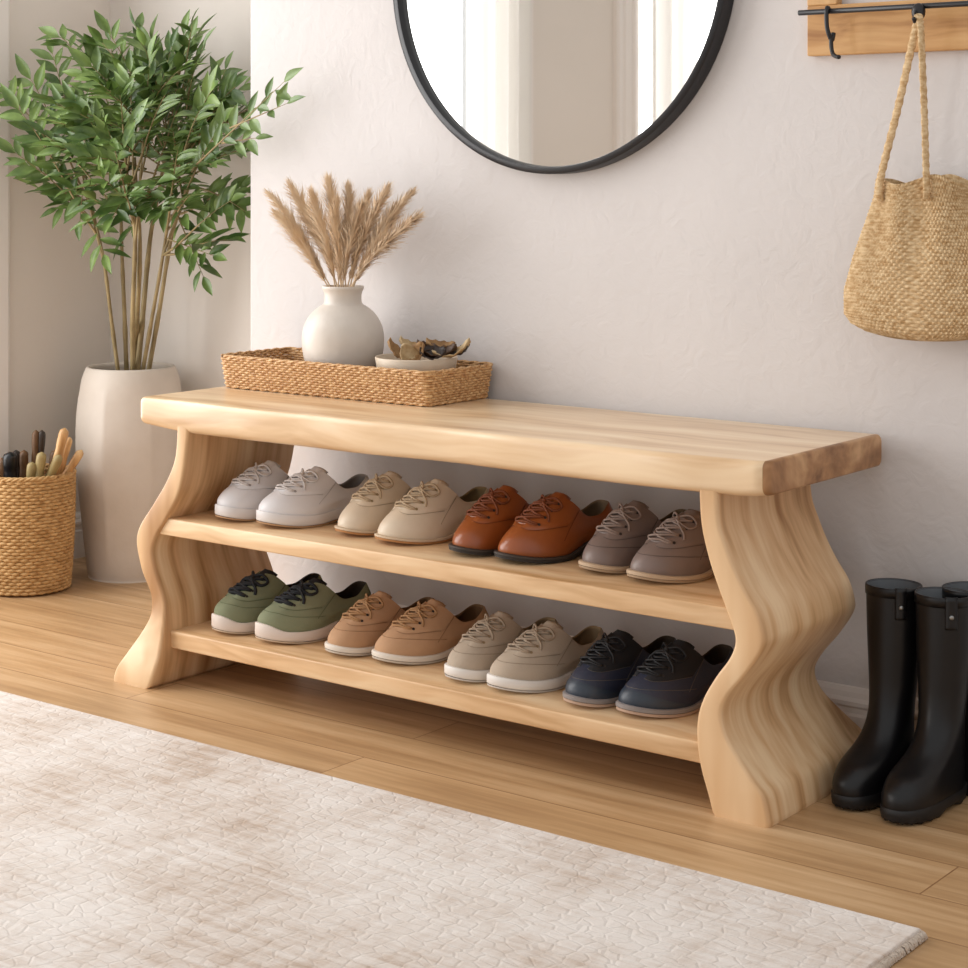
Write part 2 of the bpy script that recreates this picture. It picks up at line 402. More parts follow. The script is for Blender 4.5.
def leg(A, B, name, fla):
    pa, pb = prof(A, fla), prof(B, fla); m = MB(); rows = []; N = 90
    for i in range(N + 1):
        z = .466 * i / N
        xa, xb = interp(pa, z), interp(pb, z)
        if xa > xb: xa, xb = xb, xa
        fl = 1 - sstep(0, .16, z)
        if z < .004: xa += .002; xb -= .002
        yf = YF - fla * fl; yb = -.098 + .070 * fl
        r = .006; ring = []
        for (cx, cy, a0) in ((xb - r, yb - r, 0), (xa + r, yb - r, 90), (xa + r, yf + r, 180), (xb - r, yf + r, 270)):
            for k in range(5):
                a = math.radians(a0 + 22.5 * k); ring.append((cx + r * math.cos(a), cy + .19 + r * math.sin(a), z))
        rows.append(ring)
    m.grid(rows, closed_u=True); m.cap(rows[0]); m.cap(rows[-1]); return m.build(name, W_LEG, bench, angle=50), pa, pb
_, ra, rb = leg(RI, RO, 'leg', .0); _, la, lb = leg(LO, LI, 'leg', .034)
def shelf(z1, th, name):
    zc = z1 - th / 2
    xa, xb = interp(lb, zc) - .02, interp(ra, zc) + .02
    m = MB(); m.box(xa, xb, -.371 + .19, -.06 + .19, z1 - th, z1)
    m.build(name, W_SHELF, bench, bevel=.003)
shelf(.291, .030, 'shelf'); shelf(.096, .030, 'shelf')

# ------------------------------------------------------------------ shoes
def shoe(loc, rz, side, st, label, group):
    root = thing('shoe', label, 'shoe', loc, rz, group)
    L = st.get('L', .220); WS = st.get('w', .95); HS = st.get('h', 1.0)
    heel = st.get('heel', 0); th = st['th']; tt = st.get('tt', th); e = st.get('e', .003)
    N = 72
    def spring(t): return .0085 * max(0, (t - .66) / .34) ** 2
    def zb(t): return spring(t) + heel * (1 - sstep(.22, .58, t)) + (0 if heel else .003 * math.exp(-((t - .4) / .1) ** 2))
    def zt(t): return zb(t) + th + (tt - th) * sstep(.2, .9, t) + st.get('bump_toe', 0) * sstep(.86, 1.0, t)
    def hw(t):
        w = .0325 + (.030 - .0325) * sstep(.1, .35, t) + .0125 * sstep(.35, .66, t)
        if t < .13: w *= math.sqrt(max(0, 1 - ((.13 - t) / .13) ** 2))
        if t > .70: w *= max(0, 1 - ((t - .70) / .30) ** 2.3) ** .5
        return w * WS
    def cl(t): return side * (.005 * math.sin(PI * t) - .007 * sstep(.6, 1, t))
    def B(phi, ex=0.0):
        t = .5 - .5 * math.cos(phi); s = 1 if math.sin(phi) >= 0 else -1
        w = hw(t)
        x = cl(t) + s * w; y = L * t
        n = Vector((math.sin(phi) * 1.2, -math.cos(phi), 0)).normalized()
        return Vector((x, y, 0)) + n * ex, t, n
    def C(phi):
        t = .5 - .5 * math.cos(phi); tc = .025 + .525 * t
        s = math.sin(phi); w = .0275 * abs(s) ** .72 * (1 if s >= 0 else -1) * WS
        h = .065 + (.049 - .065) * sstep(0, .34, t) + (.084 - .049) * sstep(.50, .98, t)
        h += st.get('collar', 0) * (1 - t)
        return Vector((cl(tc) * .7 + w, L * tc, h * HS + heel * .6 + (th - .012) * .6))
    def S(phi, v, off=0.0):
        b, t, n = B(phi, -.0015); b.z = zt(t) - .002
        c = C(phi)
        a = t ** 1.6
        p1 = b + Vector((0, 0, (.022 * (1 - a) + .023 * a) * HS)) + n * (.004 + .003 * a)
        out = n * (.007 * (1 - a)) + Vector((0, .050 * a, 0)) + Vector(((b.x - c.x) * .45 * (1 - a * .3), 0, 0))
        p2 = c + out + Vector((0, 0, -.016 * (1 - a) - .024 * a))
        q = 1 - v
        p = b * q ** 3 + p1 * (3 * q * q * v) + p2 * (3 * q * v * v) + c * v ** 3
        if off:
            d = 1e-3
            du = S(phi + d, v) - S(phi - d, v); dv = S(phi, min(v + d, 1)) - S(phi, v - d)
            nn = du.cross(dv)
            if nn.length > 1e-12:
                nn.normalize(); p = p + nn * off
        return p
    ph = [2 * PI * i / N for i in range(N)]
    upm, solem, outm, linm, lacem = st['mats']
    # upper (outer skin, rolled rim, inner skin down into the shoe)
    m = MB(); rows = [[S(p, v) for p in ph] for v in [i / 18 for i in range(19)]]
    m.grid(rows, closed_u=True)
    rim = [[S(p, 1, .0) + Vector((0, 0, .0012)) - (B(p)[2] * .0018) for p in ph]]
    m.grid([rows[-1]] + rim, closed_u=True)
    UP = m.build('upper', upm, root)
    m = MB(); cc = Vector((0, L * .27, 0))
    def inn(p, v, k):
        q = S(p, v); n = B(p)[2]; w = min(1, (1 - v) * 5)
        return q - n * (.0018 + k)
    ri = [rim[0]] + [[inn(p, v, .0015) + Vector((0, 0, -.001 if v == 1 else 0)) for p in ph] for v in (1, .9, .75, .55, .3)]
    # keep the inner skin under the vamp
    for r in ri[1:]:
        for i, q in enumerate(r):
            t = .5 - .5 * math.cos(ph[i])
            if t > .55: r[i] = q + Vector((0, 0, -.004 * sstep(.55, .9, t)))
    m.grid(ri, closed_u=True); m.build('lining', linm, UP)
    m = MB(); ring = []
    for p in ph:
        b, t, n = B(p, -.005); ring.append((b.x, b.y * .97 + .004, zt(t) + .003))
    m.cap(ring, mid=(cl(.5), L * .5, zt(.5) + .003)); m.build('insole', linm, root)
    # midsole
    o2 = st.get('out', .003)
    m = MB(); rows = []
    for f, ex in ((0, e - .002), (.12, e), (.6, e), (.88, e), (1, e - .0012), (1.0, e - .006)):
        row = []
        for p in ph:
            b, t, n = B(p, ex); z0 = zb(t) + o2; b.z = z0 + (zt(t) - z0) * f; row.append(b)
        rows.append(row)
    m.grid(rows, closed_u=True)
    m.cap(rows[0], mid=(cl(.5), L * .5, zb(.5) + o2)); m.build('midsole', solem, root, angle=50)
    m = MB(); rows = []
    for f, ex in ((0, e - .004), (.15, e - .001), (1, e - .0005)):
        row = []
        for p in ph:
            b, t, n = B(p, ex); b.z = zb(t) + o2 * f; row.append(b)
        rows.append(row)
    m.grid(rows, closed_u=True); m.cap(rows[0], mid=(cl(.5), L * .5, zb(.5))); m.build('outsole', outm, root, angle=50)
    if heel:
        m = MB(); base = []; T = .27
        pts = [p for p in ph if (.5 - .5 * math.cos(p)) < T]
        pts = sorted([p if p < PI else p - 2 * PI for p in pts])
        rows = []
        for f in (0, .06, .94, 1):
            row = []
            for p in pts:
                b, t, n = B(p, e - .002 - .003 * (1 - f)); b.z = zb(t) * f + .0003; row.append(b)
            rows.append(row)
        m.grid(rows, closed_u=True); m.cap(rows[0]); m.cap(rows[-1]); m.build('heel', outm, root, smooth=False)
    # facings with eyelets
    FA = {}
    for s in (1, -1):
        m = MB(); rows = []
        for i in range(13):
            d = .16 + i / 12 * .95; vlo = .50 + .16 * (i / 12) ** 2 - .05 * math.sin(PI * i / 12)
            rows.append([S(PI + s * d, vlo + (1.0 - vlo) * j / 10, .0024 if 0 < i and 0 < j else .0002) for j in range(11)])
        m.grid(rows); FA[s] = m.build('facing', st.get('facem', upm), root)
    # heel counter
    m = MB(); rows = []
    for i in range(17):
        p = -1.0 + 2.0 * i / 16; vt = .92 - .5 * abs(p) ** 1.5 / 1.0
        rows.append([S(p, .02 + (vt - .02) * j / 6, .0012 if (0 < i < 16 and j < 6) else .0003) for j in range(7)])
    m.grid(rows); m.build('heel_counter', st.get('heelm', upm), root)
    # tongue: under the facings and rising past the throat
    m = MB(); rows = []
    for j in range(9):
        v = .55 + .45 * j / 8
        rows.append([S(PI + (-.5 + i / 8) * 1.5, v, .0007) for i in range(9)])
    top = rows[-1]
    for k in (1, 2, 3): rows.append([Vector(q) + Vector(((q[0] - top[4][0]) * -.09 * k, -.0028 * k, .0022 * k * (1 - ((i - 4) / 4.6) ** 2))) for i, q in enumerate(top)])
    m.grid(rows); o = m.build('tongue', st.get('tonguem', upm), UP)
    q = o.modifiers.new('s', 'SOLIDIFY'); q.thickness = .002
    # seams
    if st.get('seam', True):
        m = MB()
        if st.get('apron'):
            v = st['apron']
            m.tube([S(PI + (-1 + i / 20) * 1.35, v + .12 * abs(-1 + i / 20) ** 2, .0002) for i in range(41)], .0005, 5)
        else:
            pass
        for s in (1, -1):
            m.tube([S(PI + s * (.16 + i / 12 * .95), .497 + .16 * (i / 12) ** 2 - .05 * math.sin(PI * i / 12), .0010) for i in range(13)], .0004, 5)
            m.tube([S(PI + s * (1.13 + .10 * i / 14), 1.0 - .62 * i / 14, .0004) for i in range(15)], .0005, 5)
        m.build('seam', st.get('seamm', st['sm']), UP)
    if st.get('cap'):
        m = MB(); rows = []
        for i in range(31):
            p = PI + (-1 + i / 15) * 1.35; vt = .30 * (1 - (abs(-1 + i / 15)) ** 2 * .7)
            rows.append([S(p, .0 + vt * j / 6, .0010 if j < 6 else .0002) for j in range(7)])
        m.grid(rows); m.build('toe_cap', st['cap'], root)
    # laces
    m = MB(); R = st.get('lr', .0019); VV = [.56, .67, .78, .89]
    rng = random.Random(int(abs(loc[0]) * 1000))
    def lp(x, v, off):   # x in -1..1 across the facings
        return S(PI + x * .52, v, off)
    for k, v in enumerate(VV):
        m.tube([lp(-1 + 2 * i / 12, v + .01 * math.sin(i), .0022 + .0022 * math.sin(PI * i / 12)) for i in range(13)], R, 6)
        if k < 3:
            for s in (1, -1):
                m.tube([lp(s * (-1 + 2 * i / 10), v + .11 * i / 10, .0028 + .0018 * math.sin(PI * i / 10) + (.0012 if s > 0 else 0)) for i in range(11)], R, 6)
    # small bow: two loops and two tails
    for s in (1, -1):
        k0 = lp(0, .90, .006)
        m.tube(catmull([k0, lp(s * .7, .93, .008), lp(s * 1.35, .86, .0055), lp(s * 1.2, .78, .005), lp(s * .5, .82, .007), lp(0, .87, .006)], 5), R, 6)
        m.tube(catmull([k0, lp(s * .55, .80, .0065), lp(s * 1.15, .70, .0045), lp(s * 1.35, .62, .0035)], 5), R, 6)
    kn = lp(0, .89, .006)
    m.tube([kn + Vector((-.004, 0, 0)), kn + Vector((-.002, 0, 0)), kn + Vector((.002, 0, 0)), kn + Vector((.004, 0, 0))], [.001, .0028, .0028, .001], 8)
    m.build('laces', lacem, root)
    for s in (1, -1):
        for v in VV:
            m = MB()
            c = S(PI + s * .56, v, .0027); n = (S(PI + s * .56, v, .0036) - c).normalized()
            a = n.orthogonal().normalized(); b = n.cross(a)
            m.grid([[c + a * (q * math.cos(w * PI / 5)) + b * (q * math.sin(w * PI / 5)) + n * h for w in range(10)] for q, h in ((.0024, 0), (.0022, .0007), (.0014, .0007), (.0011, .0))], closed_u=True)
            m.cap([c + a * (.0011 * math.cos(w * PI / 5)) + b * (.0011 * math.sin(w * PI / 5)) for w in range(10)])
            m.build('eyelet', st.get('eyem', M_DARKEYE), FA[s])
    return root

M_DARKEYE = mat('dark_eyelet', '2A211C', .6)
def lm(name, c, c2=None, rough=.45, bump=.08, bs=120, **k): return mat(name, c, rough, c2 or c, (12, 12, 12), bump=bump, bscale=bs, dist=.002, **k)
wht = lm('white_leather', 'DCD9DA', 'E2DFE0', .42); whs = mat('white_rubber', 'DBD6D4', .5); tano = mat('tan_outsole', 'B58F6A', .7)
lin_w = mat('grey_lining', 'A39D9A', .85); lac_w = mat('white_laces', 'D3CCC8', .8)
crm = lm('cream_leather', 'D8C6AE', 'DFCFB9', .4); crs = mat('stacked_tan_sole', 'CDB79C', .6); cro = mat('orange_tan_outsole', 'B07B4A', .65)
lin_c = mat('olive_lining', '9A8560', .85); lac_c = mat('cream_laces', 'BBA588', .8)
brn = lm('cognac_leather', '8F4A20', '9F5526', .32, coat=.15); brs = mat('dark_welt', '3A322D', .55); bro = mat('dark_outsole', '2A2421', .6)
lin_b = mat('taupe_lining', '8A765E', .85); lac_b = mat('brown_laces', '7A3E1C', .7)
gry = lm('taupe_leather', '7B6A63', '84736C', .42); grs = mat('natural_welt', 'C2A98D', .6); gro = mat('natural_outsole', 'A88F74', .65)
lin_g = mat('khaki_lining', '7A6A53', .85); lac_g = mat('taupe_laces', '8F7C72', .7)
grn = lm('green_mesh_fabric', '7D8264', '898D70', .8, .25, 500); gns = mat('offwhite_foam', 'DDD0C6', .6); gno = mat('gum_outsole', 'C7B29A', .65)
lin_n = mat('dark_brown_lining', '3A2E22', .9); lac_n = mat('black_laces', '14171C', .75)
tan = lm('tan_nubuck', 'B88F6B', 'C39B78', .8, .15, 260); tas = mat('ivory_sole', 'DDD3C6', .6); tao = mat('ivory_outsole', 'BFB4A6', .65)
lin_t = mat('brown_lining', '7D5E3F', .9); lac_t = mat('tan_laces', 'A98057', .75)
snd = lm('sand_knit', 'B3A28F', 'BCAC99', .85, .3, 420); sns = mat('white_foam', 'E4DFD9', .6); sno = mat('grey_white_outsole', 'C9C2BA', .65)
lin_s = mat('sand_lining', '9A8364', .9); lac_s = mat('sand_laces', 'A5937F', .8); snh = lm('sand_heel_suede', '6A5A48', '75644F', .85)
nvy = lm('navy_leather', '23283A', '2B3042', .5, .2, 300); nvs = mat('grey_tan_welt', '8B8380', .6); nvo = mat('rose_tan_outsole', 'B69A86', .65)
nvd = lm('near_black_suede', '141317', '19181C', .8); lac_v = mat('black_waxed_laces', '101014', .6)
sm = {k: mat(k + '_seam', c, .8) for k, c in dict(white='C4BEBB', cream='B39E82', brown='6E3616', grey='62544D', green='636A4C', tan='9C7552', sand='9B8A76', navy='5E5750').items()}
STY = {
 'white': dict(th=.019, tt=.021, out=.003, mats=(wht, whs, tano, lin_w, lac_w), e=.003, eyem=lin_w),
 'cream': dict(th=.009, tt=.008, out=.004, heel=.013, mats=(crm, crs, cro, lin_c, lac_c), e=.0045, eyem=lin_c),
 'brown': dict(th=.010, tt=.009, out=.005, heel=.017, mats=(brn, brs, bro, lin_b, lac_b), e=.0055),
 'grey': dict(th=.010, tt=.010, out=.004, heel=.014, mats=(gry, grs, gro, lin_g, lac_g), e=.005, apron=.34),
 'green': dict(th=.024, tt=.019, out=.003, mats=(grn, gns, gno, lin_n, lac_n), e=.0035, lr=.0026, bump_toe=.008, apron=.34, tonguem=nvd, collar=.004),
 'tan': dict(th=.014, tt=.013, out=.004, mats=(tan, tas, tao, lin_t, lac_t), e=.004, apron=.36),
 'sand': dict(th=.019, tt=.018, out=.003, mats=(snd, sns, sno, lin_s, lac_s), e=.004, apron=.34, heelm=snh, eyem=lin_s),
 'navy': dict(th=.012, tt=.012, out=.005, heel=.013, mats=(nvy, nvs, nvo, lin_n, lac_v), e=.0045, apron=.33, facem=nvd, heelm=nvd, tonguem=nvd, cap=mat('slate_toe', '2D3642', .42)),
}
SH = [ # toe pixel (leftmost point of the toe), shelf height, style, label
 ((214,516), .291, 'white', 'white leather lace-up shoe nearest the wavy left bench leg, on the upper shelf'),
 ((258,523), .291, 'white', 'white leather lace-up shoe right beside the cream shoes on the upper shelf'),
 ((333,530), .291, 'cream', 'cream leather derby shoe next to the white pair on the upper shelf'),
 ((376,539), .291, 'cream', 'cream leather derby shoe next to the brown pair on the upper shelf'),
 ((446,549), .291, 'brown', 'cognac brown leather shoe beside the cream pair on the upper shelf'),
 ((495,557), .291, 'brown', 'cognac brown leather shoe beside the taupe grey pair on the upper shelf'),
 ((574,566), .291, 'grey', 'taupe grey leather shoe beside the brown pair on the upper shelf'),
 ((626,576), .291, 'grey', 'taupe grey leather shoe partly hidden by the right bench leg, upper shelf'),
 ((211,627), .096, 'green', 'green sneaker with black laces nearest the left bench leg, lower shelf'),
 ((257,637), .096, 'green', 'green sneaker with black laces beside the tan shoes, lower shelf'),
 ((323,648), .096, 'tan', 'tan nubuck shoe with ivory sole beside the green sneakers, lower shelf'),
 ((373,657), .096, 'tan', 'tan nubuck shoe with ivory sole beside the sand beige pair, lower shelf'),
 ((441,673), .096, 'sand', 'sand beige fabric shoe with white sole next to the tan pair, lower shelf'),
 ((487,684), .096, 'sand', 'sand beige fabric shoe with white sole next to the navy pair, lower shelf'),
 ((558,697), .096, 'navy', 'navy and black shoe beside the sand beige pair, lower shelf'),
 ((615,708), .096, 'navy', 'navy and black shoe nearest the right bench leg, lower shelf'),
]
GN = {'white': 'white shoes', 'cream': 'cream derby shoes', 'brown': 'brown leather shoes', 'grey': 'taupe grey shoes', 'green': 'green sneakers', 'tan': 'tan nubuck shoes', 'sand': 'sand beige shoes', 'navy': 'navy and black shoes'}
TURN = math.radians(14)
for i, (tp, z, sname, lab) in enumerate(SH):
    st = STY[sname]; st['sm'] = sm[sname]; side = 1 if i % 2 == 0 else -1
    rz = PI - TURN + (.02 if i % 2 else -.02)
    t = atz(tp[0] + 1, tp[1] - 3.5, z + .006)
    # leftmost toe point in local frame is roughly at (+.030, .93 L); move back to the heel point
    L = st.get('L', .220)
    lx, ly = .049, .89 * L
    wx = math.cos(rz) * lx - math.sin(rz) * ly; wy = math.sin(rz) * lx + math.cos(rz) * ly
    print('shoe', sname, round(t.x, 3), round(t.y, 3))
    shoe((t.x - wx + (.0), t.y - wy, z + .0004), rz, side, st, lab, GN[sname] + ' on the bench shelf')

# ------------------------------------------------------------------ mirror
MX, MZ, MRr = .035, 1.243, .350
mir = thing('mirror', 'large round mirror with thin black frame on the wall above the bench', 'mirror', (MX, 0, MZ))
m = MB(); rows = []
for k in range(128):
    a = 2 * PI * k / 128; c, s = math.cos(a), math.sin(a)
    rows.append([(r * c, y, r * s) for r, y in ((MRr - .013, -.004), (MRr - .013, -.030), (MRr - .0115, -.034), (MRr - .0015, -.034), (MRr, -.0315), (MRr, -.002), (MRr - .013, -.002))])
m.grid(rows, closed_v=True); m.build('frame', M_BLACK, mir, angle=60)
m = MB(); R = MRr - .0125
m.cap([(R * math.cos(2 * PI * k / 96), -.020, R * math.sin(2 * PI * k / 96)) for k in range(96)]); m.build('glass', M_MIRROR, mir, smooth=False)

# ------------------------------------------------------------------ hook rack
rx0 = at(807, 40, -.018).x; zb0 = .9 + (170 - 56) / F * 2.978
rack = thing('hook_rack', 'oak wall rack with black metal rod above the woven bag', 'coat rack', (rx0, 0, zb0))
rh = .078; rwid = .62
m = MB(); m.box(0, rwid, -.018, -.001, 0, rh); m.build('bottom_rail', W_RACK, rack, smooth=False, bevel=.002)
m = MB(); m.box(0, rwid, -.018, -.001, .42, .42 + rh); m.build('top_rail', W_RACK, rack, smooth=False, bevel=.002)
W_STILE = wood('warm_oak_upright', '9C6A38', 'C79862', 'D6AA74', (40, 40, 3), rough=.5)
for xx in (0, rwid - .052):
    m = MB(); m.box(xx, xx + .052, -.0185, -.001, rh, .42); m.build('stile', W_STILE, rack, smooth=False, bevel=.002)
rodz = .9 + 157 / F * 2.954 - zb0; rod0 = at(799, 13, -.05).x - rx0
m = MB(); m.tube([(rod0 - .001, -.05, rodz), (rod0, -.05, rodz), (rod0 + .66, -.05, rodz), (rod0 + .661, -.05, rodz)], [.002, .0042, .0042, .002], 12)
for q in (.30, .60): m.tube([(q, -.05, rodz), (q, -.018, rodz)], .003, 8)
m.build('rod', M_BLACK, rack)
hx = at(828, 30, -.05).x - rx0
def rk(px, py, Y): p = at(px, py, Y); return (p.x - rx0, Y, p.z - zb0)
m = MB()
m.tube(catmull([(hx, -.044, rodz + .001), (hx, -.052, rodz + .0055), rk(826.5, 14, -.056), rk(827, 27, -.056), rk(829.5, 36, -.053), rk(832, 40, -.048), rk(833.5, 33, -.044)], 6), .0036, 8)
m.tube(catmull([rk(831, 38, -.051), rk(831.5, 48, -.052), rk(833, 54, -.056), rk(836, 56.5, -.064), rk(839, 57, -.070)], 6), .0034, 8)
m.build('hook', M_BLACK, rack)
kx, kz = at(918.5, 12, -.055).x - rx0, at(918.5, 12, -.055).z - zb0
m = MB(); rows = []
for i in range(13):
    a = PI * i / 12; rows.append([(kx + .0105 * math.sin(a) * math.cos(b * PI / 10), -.055 - .010 * math.cos(a) , kz + .0135 * math.sin(a) * math.sin(b * PI / 10)) for b in range(20)])
m.grid(rows, closed_u=True)
m.tube([(kx, -.066, kz - .001), (kx, -.068, kz - .001), (kx, -.069, kz - .001)], [.003, .0025, .0005], 10)
m.tube(catmull([(kx, -.055, kz), (kx, -.060, kz - .012), (kx, -.066, kz - .016), (kx, -.072, kz - .010)], 5), .003, 8)
m.build('knob', M_BLACK, rack)

# ------------------------------------------------------------------ woven bag
def bag_mat():
    m = mat('woven_jute', 'B99567', .85, 'DCC198', (110, 110, 190), lo=.38, hi=.62)
    n = m.node_tree.nodes; l = m.node_tree.links; b = n['Principled BSDF']
    return m
M_JUTE = bag_mat()
bag = thing('woven_bag', 'woven jute tote bag hanging from the black knob of the wall rack', 'bag', (.735, -.062, .65))
m = MB(); rows = []
BT = [(0, .060, .020), (.004, .095, .030), (.012, .116, .038), (.03, .126, .044), (.07, .126, .046), (.12, .112, .043), (.17, .092, .036), (.21, .079, .030), (.235, .076, .028)]
NR = 230; NA = 400
for i in range(NR + 1):
    z = .235 * i / NR
    w = interp([(a, b) for a, b, c in BT], z); dd = interp([(a, c) for a, b, c in BT], z)
    zz = z
    row = []
    for k in range(NA):
        a = 2 * PI * k / NA
        c, s = math.cos(a), math.sin(a)
        ex = .75
        x = w * (abs(c) ** ex) * (1 if c >= 0 else -1); y = dd * (abs(s) ** ex) * (1 if s >= 0 else -1)
        f = sstep(.05, .2, z)
        y += .0045 * f * math.sin(x * 95 + 1.0) + .003 * f * math.sin(x * 47)
        zt_ = zz + (.006 * math.sin(x * 60) + .003 * math.sin(x * 31 + 1)) * sstep(.19, .235, z) + .10 * x * x * (1 if True else 0) * (1 - sstep(.0, .05, z)) * 8
        # knitted relief: rows 5 mm high, stitches round the body
        rr = (abs(math.sin(PI * z / .0052)) - .5) * .0012 + .0015 * math.sin(k * PI / 2 + .6 + (int(z / .0052) % 2) * PI)
        row.append((x + c * rr, y + s * rr, zt_))
    rows.append(row)
m.grid(rows, closed_u=True); m.cap(rows[0])
top = rows[-1]
inn = [[(x * .955, y * .88, z - dz) for x, y, z in top] for dz in (.0, .04, .10)]
m.grid([top] + inn, closed_u=True); m.cap(inn[-1])
m.build('body', M_JUTE, bag)
for (p0, p1, yy) in (((916.5, 24), (881, 182), -.085), ((920.5, 24), (927.5, 180), -.090)):
    a = at(p0[0], p0[1], -.066) ; b = at(p1[0], p1[1], yy)
    o0 = Vector((.735, -.062, .65))
    mid = (a + b) / 2 + Vector((0, 0, -.002)); e2 = b + Vector((.001, -.006 if yy < -.086 else -.003, -.028))
    path = catmull([Vector((at(918.5, 12, -.06).x, -.062, kz + zb0 - .008)) - o0, a - o0, mid - o0, b - o0 + Vector((0, -.004, 0)), e2 - o0], 14)
    m = MB()
    path = catmull(path[::3] + [path[-1]], 8)
    m.tube(path, [.0058 + .0006 * math.sin(i * 1.3) for i in range(len(path))], 10, flat=.55)
    m.build('strap', M_JUTE, bag)

# ------------------------------------------------------------------ weaving helpers
def weave(m, path, z0, z1, rows, amp, thick, stakes, flare=0.0, centre=(0, 0), lean=None):
    """rows of strands going in and out round a closed path; path(u)->(x,y,nx,ny)"""
    n = stakes * 4; rh = (z1 - z0) / rows
    for r in range(rows):
        zc = z0 + rh * (r + .5); f = (r + .5) / rows
        pts = []
        for i in range(n):
            x, y, nx, ny = path(i / n)
            o = amp * math.sin(2 * PI * stakes / 2 * i / n + PI * (r % 2)) + flare * f + (lean(f) if lean else 0)
            pts.append((x + nx * o, y + ny * o, zc))
        m.tube(pts, rh * .56, 6, closed=True, flat=1)

# ------------------------------------------------------------------ tray on the bench
TX0, TX1, TY0, TY1 = -.588, -.104, -.188, -.018
tcx, tcy = (TX0 + TX1) / 2, (TY0 + TY1) / 2
tray = thing('woven_tray', 'rectangular woven rattan tray on the left part of the bench', 'tray', (tcx, tcy, .5005))
def rrect(hx_, hy_, r):
    segs = []
    def path(u):
        per = [2 * (hx_ - r), .5 * PI * r, 2 * (hy_ - r), .5 * PI * r] * 2
        tot = sum(per); s = (u % 1) * tot
        pos = [(hx_ - r, -hy_, 0), (hx_ - r, -hy_ + r), (hx_, hy_ - r), (hx_ - r, hy_ - r)]
        c = 0
        corners = [((-(hx_ - r), -hy_), (hx_ - r, -hy_), (0, -1)), ((hx_ - r, -hy_ + r), -90), ((hx_, -(hy_ - r)), (hx_, hy_ - r), (1, 0)), ((hx_ - r, hy_ - r), 0),
                   ((hx_ - r, hy_), (-(hx_ - r), hy_), (0, 1)), ((-(hx_ - r), hy_ - r), 90), ((-hx_, hy_ - r), (-hx_, -(hy_ - r)), (-1, 0)), ((-(hx_ - r), -(hy_ - r)), 180)]
        for q, ln in zip(corners, per):
            if s <= ln or q is corners[-1]:
                t = min(1, s / ln)
                if len(q) == 3:
                    a, b, nn = q; return (a[0] + (b[0] - a[0]) * t, a[1] + (b[1] - a[1]) * t, nn[0], nn[1])
                ang = math.radians(q[1] + 90 * t); return (q[0][0] + r * math.cos(ang), q[0][1] + r * math.sin(ang), math.cos(ang), math.sin(ang))
            s -= ln
    return path
hx_, hy_ = (TX1 - TX0) / 2, (TY1 - TY0) / 2
P = rrect(hx_ - .002, hy_ - .002, .007)
m = MB(); weave(m, P, .002, .056, 12, .0013, .002, 150, flare=.009)
# stakes
for i in range(150):
    x, y, nx, ny = P(i / 150)
    m.tube([(x, y, .002), (x + nx * .009, y + ny * .009, .057)], .0015, 5, caps=False)
m.build('wall', M_RATTAN, tray)
m = MB()
n = 300
for zz, o, r in ((.0585, .0092, .0034), (.003, .0, .003)):
    for s in (0, 1):
        m.tube([(P(i / n)[0] + P(i / n)[2] * (o + r * .45 * math.cos(i * .55 + s * PI)), P(i / n)[1] + P(i / n)[3] * (o + r * .45 * math.cos(i * .55 + s * PI)), zz + r * .45 * math.sin(i * .55 + s * PI)) for i in range(n)], r * .62, 6, closed=True)
m.build('rim', M_RATTAN, tray)
m = MB(); m.box(-hx_ + .004, hx_ - .004, -hy_ + .004, hy_ - .004, .002, .006)
for i in range(22):
    y = -hy_ + .008 + (2 * hy_ - .016) * i / 21
    m.tube([(-hx_ + .005 + (2 * hx_ - .01) * k / 90, y, .0065 + .0012 * math.sin(k * PI / 2 + PI * (i % 2))) for k in range(91)], .0028, 5)
m.build('base', M_RATTAN_D, tray)

# ------------------------------------------------------------------ vase
vx, vy = at(343, 300, -.108).x, -.108
vase = thing('vase', 'round cream ceramic vase with short neck standing in the woven tray', 'vase', (vx, vy, .5095))
m = MB()
pr = [(0, 0), (.034, 0), (.040, .002), (.050, .012), (.062, .030), (.070, .052), (.0738, .075), (.0735, .096), (.068, .116), (.057, .133), (.044, .144), (.036, .149), (.0335, .155), (.0335, .166), (.0355, .173), (.0375, .177), (.0380, .180), (.0365, .182), (.0345, .180), (.031, .170), (.030, .155), (.034, .145), (.055, .12), (.06, .09), (.05, .04), (0, .03)]
pr = [(p[0], p[1]) for p in catmull([(a, b, 0) for a, b in pr], 4)]
m.lathe(pr, seg=72); m.build('body', M_VASE, vase)

